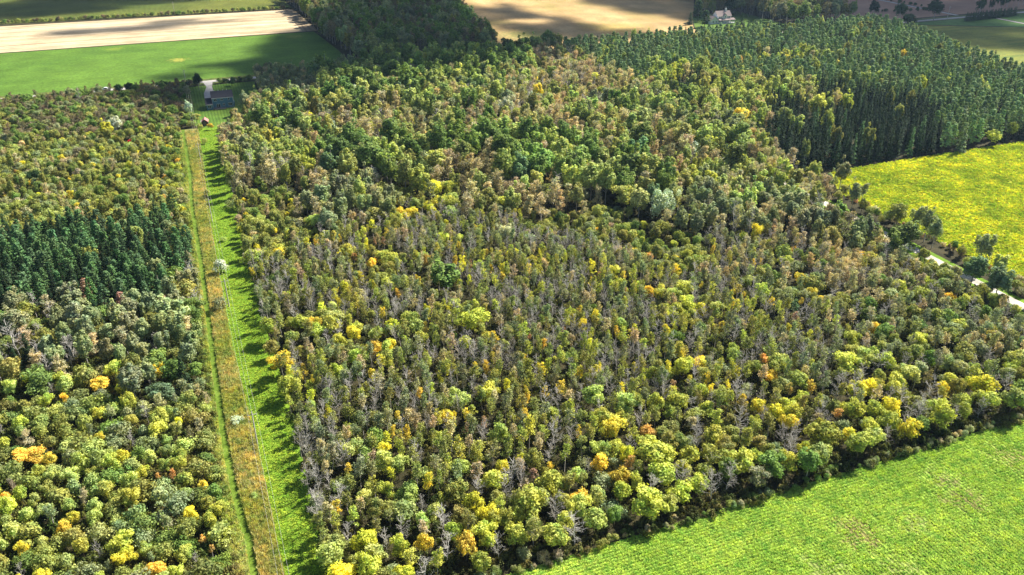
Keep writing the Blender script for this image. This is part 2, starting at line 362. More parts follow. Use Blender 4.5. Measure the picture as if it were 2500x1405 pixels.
def make_thin(kind, H, rx, nb, nleaf, ls, z0f, leafy=True, wood=M_pale, tr=0.1, sub=3, up=0.75):
    segs, P = trunk_segs(H * 0.97, tr, (rg.normal() * .35, rg.normal() * .35), 4, rg)
    tips = []
    for b in range(nb):
        f = z0f + (1 - z0f) * (b + rg.rand()) / nb
        p = np.array([np.interp(f * H * .97, [q[2] for q in P], [q[0] for q in P]), np.interp(f * H * .97, [q[2] for q in P], [q[1] for q in P]), f * H * .97])
        a = rg.uniform(0, 2 * math.pi); L = rx * (1.15 - f * 0.75) * rg.uniform(.7, 1.25)
        d = unit(np.array([math.cos(a), math.sin(a), up * rg.uniform(.6, 1.5)])); m = p + d * L * .55; e = m + unit(d + [0, 0, .35]) * L * .55
        segs += [(p, m, tr * .42, tr * .30), (m, e, tr * .30, tr * .12)]
        tips += [(m, e, L)]
        for s_ in range(sub):
            t = rg.uniform(.2, .95); q = p * (1 - t) + m * t if rg.rand() < .4 else m * (1 - t) + e * t
            dd = unit(d + rg.normal(size=3) * .6 + [0, 0, .3]); e2 = q + dd * L * rg.uniform(.25, .5); segs.append((q, e2, tr * .2, tr * .1)); tips.append((q, e2, L * .4))
            if not leafy:
                for _ in range(2):
                    q2 = q + (e2 - q) * rg.uniform(.3, .9); e3 = q2 + unit(dd + rg.normal(size=3) * .7) * L * rg.uniform(.12, .3); segs.append((q2, e3, tr * .13, tr * .08))
    if leafy:
        ti = rg.randint(0, len(tips), nleaf); t = rg.uniform(.15, 1.1, (nleaf, 1))
        A = np.array([tips[i][0] for i in ti]); B = np.array([tips[i][1] for i in ti])
        C = A * (1 - t) + B * t + rg.normal(size=(nleaf, 3)) * rx * .115
        N = unit(rg.normal(size=(nleaf, 3)) + [0, 0, .5] + unit(C * [1, 1, 0]) * .5)
        V, Q = quads(rg, C, N, rg.uniform(.6, 1.35, nleaf) * ls)
        add_proto(kind, (V, Q), limbs(segs), H, rx, M_leaf, wood, rg.uniform(.15, .85, nleaf))
    else:
        n1 = 4
        d = dict(H=H, R=rx); Wv = limbs(segs); Tv = limbs(segs[:n1], 5); Bv = limbs(segs[n1:])
        d['all'] = mesh_np(kind, Wv[0], Wv[1], [wood]); d['trunk'] = mesh_np('trunk', Tv[0], Tv[1], [wood]); d['crown'] = mesh_np('branches', Bv[0], Bv[1], [wood])
        PROTO.setdefault(kind, []).append(d)
for i in range(7):
    make_thin('thin_tree', 9.0, rg.uniform(1.6, 2.3), 18, rg.randint(480, 1050), 0.28, rg.uniform(.3, .55), tr=.12, sub=4)
for i in range(4):
    make_thin('bare_tree', 9.0, rg.uniform(1.7, 2.5), 24, 0, 0, rg.uniform(.15, .3), False, M_dead if i % 2 else M_pale, 0.10, 6)
for i in range(3):
    make_thin('tan_tree', 12.0, rg.uniform(2.3, 2.8), 26, 1750, 0.30, .22, True, M_pale, .14, 4)

for i in range(5):      # shrubs: lobes sitting on the ground
    rx = rg.uniform(1.5, 2.1); V, Q, var, LC = lobed(rg, rg.uniform(2.3, 3.2), rx, 0.0, rg.randint(9, 16), 1000, 0.25, .42, up=.5)
    segs = [(np.array([0, 0, -.1]), c, .05, .02) for c in LC[:9]]
    add_proto('shrub', (V, Q), limbs(segs), 2.8, rx, M_leaf, M_bark, var, True)
def make_conifer(kind, H, Rr, nw, nb, ntuft, ls, droop, power, z0):
    C = []; N = []; FS = []; segs = trunk_segs(H * .97, .12, (0, 0), 3)[0]
    for w in range(nw):
        f = (w + rg.uniform(-.2, .2)) / nw; z = z0 + (H - z0) * f; r = Rr * max(0.06, (1 - f) ** power)
        for b in range(max(3, int(nb * (1 - f * .5)))):
            a = rg.uniform(0, 2 * math.pi); L = r * rg.uniform(.72, 1.15); o = np.array([math.cos(a), math.sin(a), 0])
            tip = np.array([0, 0, z]) + o * L + [0, 0, droop * L]
            if w % 3 == 0 and b % 2 == 0: segs.append((np.array([0, 0, z]), tip, .04, .015))
            for t in np.linspace(.3, 1.0, ntuft):
                c = np.array([0, 0, z]) * (1 - t) + tip * t + rg.normal(size=3) * .12 * (1 + t); C.append(c); FS.append(1.15 - .6 * f)
                N.append(np.array([o[0] * .5, o[1] * .5, 1.0]) + rg.normal(size=3) * .4)
    C.append(np.array([0, 0, H])); N.append(np.array([1, 0, 0.2])); FS.append(.5)
    n = len(C); V, Q = quads(rg, np.array(C), np.array(N), rg.uniform(.7, 1.3, n) * ls * np.array(FS), .62)
    add_proto(kind, (V, Q), limbs(segs), H, Rr, M_needle, M_bark, rg.uniform(.15, .85, n))
for i in range(3): make_conifer('spruce_tree', 14.0, rg.uniform(2.3, 2.8), 20, 11, 6, 0.62, -.18, .95, .2)
def make_pine(H, Rr):
    C = []; N = []; segs = trunk_segs(H * .95, .17, (rg.normal() * .2, rg.normal() * .2), 3, rg)[0]
    for w in range(13):
        f = (w + rg.uniform(-.3, .3)) / 13; z = H * .14 + H * .84 * f; r = Rr * max(.12, math.sin(math.pi * min(1, .30 + .68 * f)) ** .8)
        for b in range(7):
            a = rg.uniform(0, 6.283); L = r * rg.uniform(.55, 1.15); o = np.array([math.cos(a), math.sin(a), 0])
            tip = np.array([0, 0, z]) + o * L + [0, 0, .35 * L]; segs.append((np.array([0, 0, z]), tip, .045, .02))
            for q in range(15):
                dd = unit(rg.normal(size=3) + [o[0] * .5, o[1] * .5, .8]); C.append(tip - o * L * rg.uniform(0, .55) + dd * rg.uniform(.15, .55)); N.append(dd + rg.normal(size=3) * .35)
    n = len(C); V, Q = quads(rg, np.array(C), np.array(N), rg.uniform(.7, 1.3, n) * .50, .7)
    add_proto('pine_tree', (V, Q), limbs(segs), H, Rr, M_needle, M_bark, rg.uniform(.15, .85, n))
for i in range(3): make_pine(13.0, rg.uniform(2.1, 2.6))

# ------------------------------------------------------------------ colours of foliage (linear)
TINT = dict(olive=(0.28, 0.30, 0.075), green=(0.17, 0.255, 0.055), lime=(0.37, 0.43, 0.12), yellow=(0.62, 0.57, 0.04), gold=(0.64, 0.50, 0.055),
    orange=(0.58, 0.38, 0.10), tan=(0.46, 0.40, 0.25), brown=(0.21, 0.18, 0.10), greygreen=(0.27, 0.31, 0.155), silver=(0.46, 0.54, 0.40), dark=(0.035, 0.08, 0.025),
    red=(0.45, 0.02, 0.04), rust=(0.42, 0.26, 0.18), spruce=(0.022, 0.045, 0.018), pine=(0.20, 0.29, 0.135), yelgreen=(0.42, 0.45, 0.075), bluegreen=(0.15, 0.235, 0.105), conifer=(0.105, 0.20, 0.075))
# zone -> (spacing, [(weight, kind, tint, hmin, hmax)])
ZONES = {
 'U': (6.0, [(20, 'poplar_tree', 'lime', 12.6, 17.2), (12, 'poplar_tree', 'green', 12.6, 18.4), (18, 'tan_tree', 'tan', 11.5, 14.9), (10, 'poplar_tree', 'olive', 11.5, 16.1), (10, 'poplar_tree', 'greygreen', 11.5, 16.1), (6, 'broadleaf_tree', 'yelgreen', 8, 11), (3, 'broadleaf_tree', 'yellow', 8, 10), (7, 'thin_tree', 'greygreen', 9, 12), (3, 'bare_tree', 'tan', 9, 12), (3, 'broadleaf_tree', 'silver', 8, 10), (3, 'poplar_tree', 'yelgreen', 12.6, 16.1)]),
 'T': (5.4, [(48, 'tan_tree', 'tan', 9.7, 14.0), (10, 'tan_tree', 'brown', 8.6, 13.0), (12, 'poplar_tree', 'olive', 9.7, 13.0), (10, 'poplar_tree', 'lime', 10.8, 14.0), (6, 'broadleaf_tree', 'greygreen', 7, 10), (6, 'bare_tree', 'tan', 9, 12), (5, 'broadleaf_tree', 'yelgreen', 7, 10), (3, 'broadleaf_tree', 'silver', 7, 9)]),
 'G': (6.6, [(45, 'poplar_tree', 'green', 13.8, 19.5), (22, 'poplar_tree', 'lime', 12.6, 17.2), (10, 'broadleaf_tree', 'olive', 9, 12), (8, 'tan_tree', 'tan', 11.5, 13.8), (6, 'poplar_tree', 'bluegreen', 12.6, 17.2), (4, 'broadleaf_tree', 'yelgreen', 9, 11)]),
 'L': (4.6, [(45, 'poplar_tree', 'lime', 10, 13), (20, 'poplar_tree', 'yelgreen', 9, 12), (15, 'tan_tree', 'tan', 9, 12), (15, 'poplar_tree', 'greygreen', 10, 13)]),
 'K': (5.0, [(50, 'poplar_tree', 'greygreen', 10, 13), (18, 'tan_tree', 'tan', 9, 12), (12, 'broadleaf_tree', 'olive', 7, 10), (8, 'thin_tree', 'greygreen', 9, 11), (5, 'poplar_tree', 'lime', 9, 12)]),
 'M': (2.9, [(22, 'thin_tree', 'olive', 6.5, 9.5), (16, 'thin_tree', 'greygreen', 6.5, 9.5), (15, 'thin_tree', 'yelgreen', 6, 9), (8, 'thin_tree', 'tan', 6, 9), (7, 'thin_tree', 'yellow', 5, 8), (16, 'bare_tree', 'tan', 6.5, 10), (5, 'broadleaf_tree', 'lime', 5, 8), (3, 'broadleaf_tree', 'yelgreen', 5, 8), (9, 'shrub', 'olive', 2, 3.5), (4, 'thin_tree', 'gold', 5, 7), (2, 'broadleaf_tree', 'green', 5, 7), (1, 'thin_tree', 'rust', 4, 6)]),
 'N': (2.7, [(34, 'bare_tree', 'tan', 6.5, 9.5), (26, 'thin_tree', 'greygreen', 6, 9), (10, 'thin_tree', 'tan', 6, 9), (12, 'thin_tree', 'olive', 6, 8), (10, 'shrub', 'greygreen', 2, 3.5), (4, 'thin_tree', 'yelgreen', 6, 8), (2, 'thin_tree', 'gold', 5, 7)]),
 'Y': (3.3, [(22, 'broadleaf_tree', 'yelgreen', 5, 8), (8, 'broadleaf_tree', 'yellow', 5, 7.5), (3, 'broadleaf_tree', 'gold', 5, 7), (12, 'broadleaf_tree', 'lime', 5, 8), (15, 'broadleaf_tree', 'olive', 4.5, 7), (12, 'thin_tree', 'olive', 6, 8.5), (14, 'bare_tree', 'tan', 6, 9), (9, 'shrub', 'greygreen', 2.5, 4), (4, 'thin_tree', 'tan', 5, 8), (1, 'thin_tree', 'orange', 4, 6), (5, 'thin_tree', 'yelgreen', 5, 8)]),
 'E': (3.5, [(30, 'broadleaf_tree', 'yelgreen', 5.5, 8.5), (16, 'broadleaf_tree', 'lime', 5.5, 8.5), (20, 'broadleaf_tree', 'green', 5, 7.5), (6, 'broadleaf_tree', 'yellow', 5, 8), (12, 'bare_tree', 'tan', 6, 9), (8, 'broadleaf_tree', 'greygreen', 4, 6.5), (3, 'broadleaf_tree', 'gold', 4, 6)]),
 'R': (3.1, [(22, 'broadleaf_tree', 'greygreen', 5, 7.5), (16, 'broadleaf_tree', 'olive', 5, 8), (14, 'thin_tree', 'greygreen', 6, 9), (12, 'bare_tree', 'tan', 6, 8.5), (9, 'broadleaf_tree', 'yelgreen', 5, 7.5), (6, 'broadleaf_tree', 'green', 5, 7.5), (8, 'thin_tree', 'tan', 6, 8.5), (3, 'broadleaf_tree', 'gold', 4, 6), (10, 'shrub', 'greygreen', 2.5, 4)]),
 'P': (2.6, [(80, 'tan_tree', 'tan', 7, 10), (10, 'thin_tree', 'olive', 6, 9), (10, 'bare_tree', 'tan', 6, 9)]),
 'S': (2.9, [(30, 'shrub', 'olive', 2.6, 4.6), (10, 'shrub', 'greygreen', 2.6, 4.6), (10, 'shrub', 'lime', 2.4, 4.4), (5, 'shrub', 'tan', 2.4, 4), (10, 'broadleaf_tree', 'olive', 4.5, 7), (8, 'poplar_tree', 'olive', 5, 8), (6, 'tan_tree', 'tan', 4.5, 7), (4, 'broadleaf_tree', 'yellow', 3, 5), (6, 'broadleaf_tree', 'yelgreen', 3.5, 5.5), (3, 'broadleaf_tree', 'gold', 2.5, 4.2), (7, 'broadleaf_tree', 'green', 3.5, 6.5), (1, 'broadleaf_tree', 'orange', 2.5, 3.6), (4, 'broadleaf_tree', 'greygreen', 4, 6)]),
 'Q': (3.4, [(22, 'shrub', 'olive', 3.2, 5.2), (12, 'shrub', 'greygreen', 3.2, 5.2), (10, 'shrub', 'green', 2.8, 4.8), (8, 'shrub', 'lime', 2.8, 4.8), (5, 'broadleaf_tree', 'yellow', 4, 6), (13, 'broadleaf_tree', 'yelgreen', 4, 6.5), (3, 'broadleaf_tree', 'gold', 3.4, 5.2), (10, 'broadleaf_tree', 'lime', 4, 6.2), (1.5, 'thin_tree', 'orange', 3, 4.5), (5, 'thin_tree', 'greygreen', 4, 6), (4, 'tan_tree', 'tan', 4, 6), (2, 'bare_tree', 'tan', 4, 6)]),
 'B': (3.0, [(30, 'shrub', 'brown', 2.5, 4.5), (30, 'shrub', 'olive', 2.5, 5), (16, 'broadleaf_tree', 'green', 4, 6.5), (10, 'thin_tree', 'brown', 5, 7), (8, 'broadleaf_tree', 'greygreen', 4, 7)]),
 'C': (3.6, [(60, 'pine_tree', 'conifer', 8.5, 10.5), (30, 'spruce_tree', 'spruce', 8, 12), (5, 'pine_tree', 'dark', 8, 11), (3, 'poplar_tree', 'olive', 8, 10)]),
 'X': (4.0, [(40, 'poplar_tree', 'greygreen', 8, 12), (14, 'spruce_tree', 'spruce', 8, 12), (16, 'broadleaf_tree', 'olive', 6, 9), (12, 'broadleaf_tree', 'green', 5, 8), (10, 'tan_tree', 'tan', 7, 9), (5, 'bare_tree', 'tan', 7, 10)]),
 'D': (6.2, [(34, 'poplar_tree', 'green', 14.0, 19.4), (24, 'poplar_tree', 'greygreen', 14.0, 18.4), (20, 'tan_tree', 'brown', 13.0, 17.3), (10, 'tan_tree', 'greygreen', 13.0, 17.3), (6, 'poplar_tree', 'olive', 13.0, 17.3), (6, 'thin_tree', 'brown', 13, 16)]),
 'W': (4.1, [(94, 'spruce_tree', 'spruce', 11.5, 15.2), (4, 'spruce_tree', 'conifer', 12, 14), (2, 'poplar_tree', 'olive', 12, 14)]),
 'V': (4.2, [(85, 'pine_tree', 'pine', 11.6, 14.2), (8, 'spruce_tree', 'spruce', 12, 13.6), (2, 'poplar_tree', 'lime', 12, 14.4), (2, 'poplar_tree', 'olive', 12, 14)]),
 'Z': (5.6, [(44, 'poplar_tree', 'lime', 12, 16), (16, 'poplar_tree', 'yelgreen', 12, 15), (12, 'tan_tree', 'tan', 12, 14), (30, 'spruce_tree', 'spruce', 12, 14), (10, 'poplar_tree', 'olive', 12, 15), (3, 'broadleaf_tree', 'gold', 9, 12)]),
}
SEEDS = '''
U 650 300;U 760 330;U 900 330;U 1000 420;U 1150 330;U 1300 300;U 1450 300;U 1600 330;U 1750 390;U 700 270;U 800 260;U 1090 250;U 1200 230;U 1560 270;U 1660 330
T 590 300;T 960 280;T 720 340;T 840 305;T 1010 310;T 1180 275;T 1340 240;T 1460 215;T 1500 340;T 1150 420;T 1270 465;T 740 430;T 1680 385;T 1420 180;T 1400 290;T 600 390;T 1380 460;T 1060 330;T 1940 420;T 2000 480
G 850 390;G 940 370;G 1370 380;G 1540 400;G 1300 430;G 1440 430;G 1150 140;G 830 190;G 900 200;G 1060 200;G 980 230;G 1150 360;G 790 250;G 1040 160;G 1560 460
L 620 350;L 690 370;L 1820 420;L 1780 460;L 1830 490;L 1700 420
K 1900 500;K 1700 480;K 1860 520;K 1980 540;K 900 480;K 820 490;K 780 170;K 700 220
S 640 520;S 600 520;S 680 480;S 640 560;S 1400 540;S 1480 530;S 1550 560;S 1620 610;S 1570 600;S 1680 600
M 800 560;M 950 560;M 1080 560;M 700 640;M 850 680;M 1050 650;M 1150 690;M 1300 640;M 1450 640;M 1600 640;M 900 760;M 1100 760;M 1280 800;M 1450 760;M 1560 800;M 1700 780;M 800 880;M 950 880;M 1100 900;M 1250 920;M 1400 880;M 1550 950;M 1700 900;M 1850 730;M 800 960;M 1000 1000;M 1180 1020;M 1350 1050;M 740 900;M 850 1140;M 1000 1120
N 870 520;N 1230 560;N 1350 580;N 1480 590;N 990 690;N 1250 720;N 1340 780;N 1500 870;N 1160 860;N 900 1000;N 790 1060;N 1700 680;N 1780 620;N 2080 800;N 1980 770;N 620 650;N 740 620;N 1400 700;N 1060 560;N 1620 760;N 1880 820;N 2000 880;N 1080 960;N 760 1160
Y 950 630;Y 650 610;Y 1020 490;Y 850 810;Y 690 860;Y 940 770;Y 1160 790;Y 1650 730;Y 1850 860;Y 1950 930;Y 2150 880;Y 1090 940;Y 1350 990;Y 800 1370;Y 900 1360;Y 1050 1330;Y 1450 1160;Y 950 1240;Y 1200 1200;Y 1600 1090;Y 1750 1030;Y 1850 1000;Y 1320 1190;Y 1100 1230;Y 820 1260;Y 2000 1010;Y 1500 1060;Y 2260 960;Y 2380 900
R 2050 720;R 2200 760;R 2300 850;R 2400 800;R 2470 900;R 2250 640;R 1960 620;R 1950 700;R 2150 690;R 2330 730;R 2150 800;R 2450 990
P 2030 620;P 2080 640;P 1980 590
'''
LEFT = '''
B 420 265;B 330 250;B 250 250;B 400 230
S 60 330;S 200 330;S 380 350;S 100 450;S 300 430;S 420 480;S 50 520;S 250 520;S 360 500;S 430 400;S 430 560;S 60 270;S 180 270;S 480 700;S 470 620
C 60 600;C 180 600;C 300 580;C 400 560;C 420 640;C 330 660;C 100 680;C 200 690;C 40 720;C 260 720;C 440 600;C 370 700
X 440 760;X 60 800;X 180 800;X 300 830;X 400 820;X 470 830;X 100 870;X 380 900;X 240 860;X 420 900;X 440 700
Q 60 960;Q 250 960;Q 400 990;Q 500 960;Q 100 1100;Q 300 1100;Q 500 1100;Q 60 1250;Q 250 1250;Q 450 1250;Q 100 1370;Q 350 1370;Q 540 1370
'''
RIGHT = '''
V 1400 150;V 1500 110;V 1600 130;V 1750 110;V 1900 110;V 2050 110;V 2200 130;V 2300 180;V 2400 240;V 2480 300;V 2350 300;V 2260 190;W 2050 220;W 1950 250;W 1850 310;W 1780 300;W 1640 230;W 2220 250;V 2100 180;V 2450 350;V 1480 170;V 1850 170;V 2000 150;W 2250 290;W 2150 250;W 2060 270;W 2350 345
Z 1700 180;Z 1780 200;Z 1850 220;Z 1900 190;Z 1650 210;Z 1980 220;Z 1760 250;Z 1690 240;Z 1830 270;Z 2050 250;Z 1560 210;Z 1950 130
W 1600 270;W 1700 300;W 1800 330;W 1900 340;W 2000 350;W 2100 330;W 2200 350;W 2300 350;W 2000 280;W 2100 260;W 2160 300;W 1880 300;W 1950 300;W 1750 340;W 2400 380;W 1550 240
'''
def seeds(txt, z):
    out = []
    for e in txt.replace('\n', ';').split(';'):
        if e.strip():
            a, b, c = e.split(); X, Y = G(float(b), float(c), z); out.append((a, X, Y))
    return [o[0] for o in out], np.array([(o[1], o[2]) for o in out])
Z_main, Z_left, Z_right = seeds(SEEDS, 7), seeds(LEFT, 3), seeds(RIGHT, 11)
def zone(Z, x, y):
    wx = mnoise.noise(Vector((x * .06, y * .06, 1.3))) * 12 + mnoise.noise(Vector((x * .2, y * .2, 5.3))) * 5
    wy = mnoise.noise(Vector((x * .06, y * .06, 9.7))) * 12 + mnoise.noise(Vector((x * .2, y * .2, 8.3))) * 5
    d = (Z[1][:, 0] - x - wx) ** 2 + ((Z[1][:, 1] - y - wy) * .75) ** 2
    return Z[0][int(np.argmin(d))]

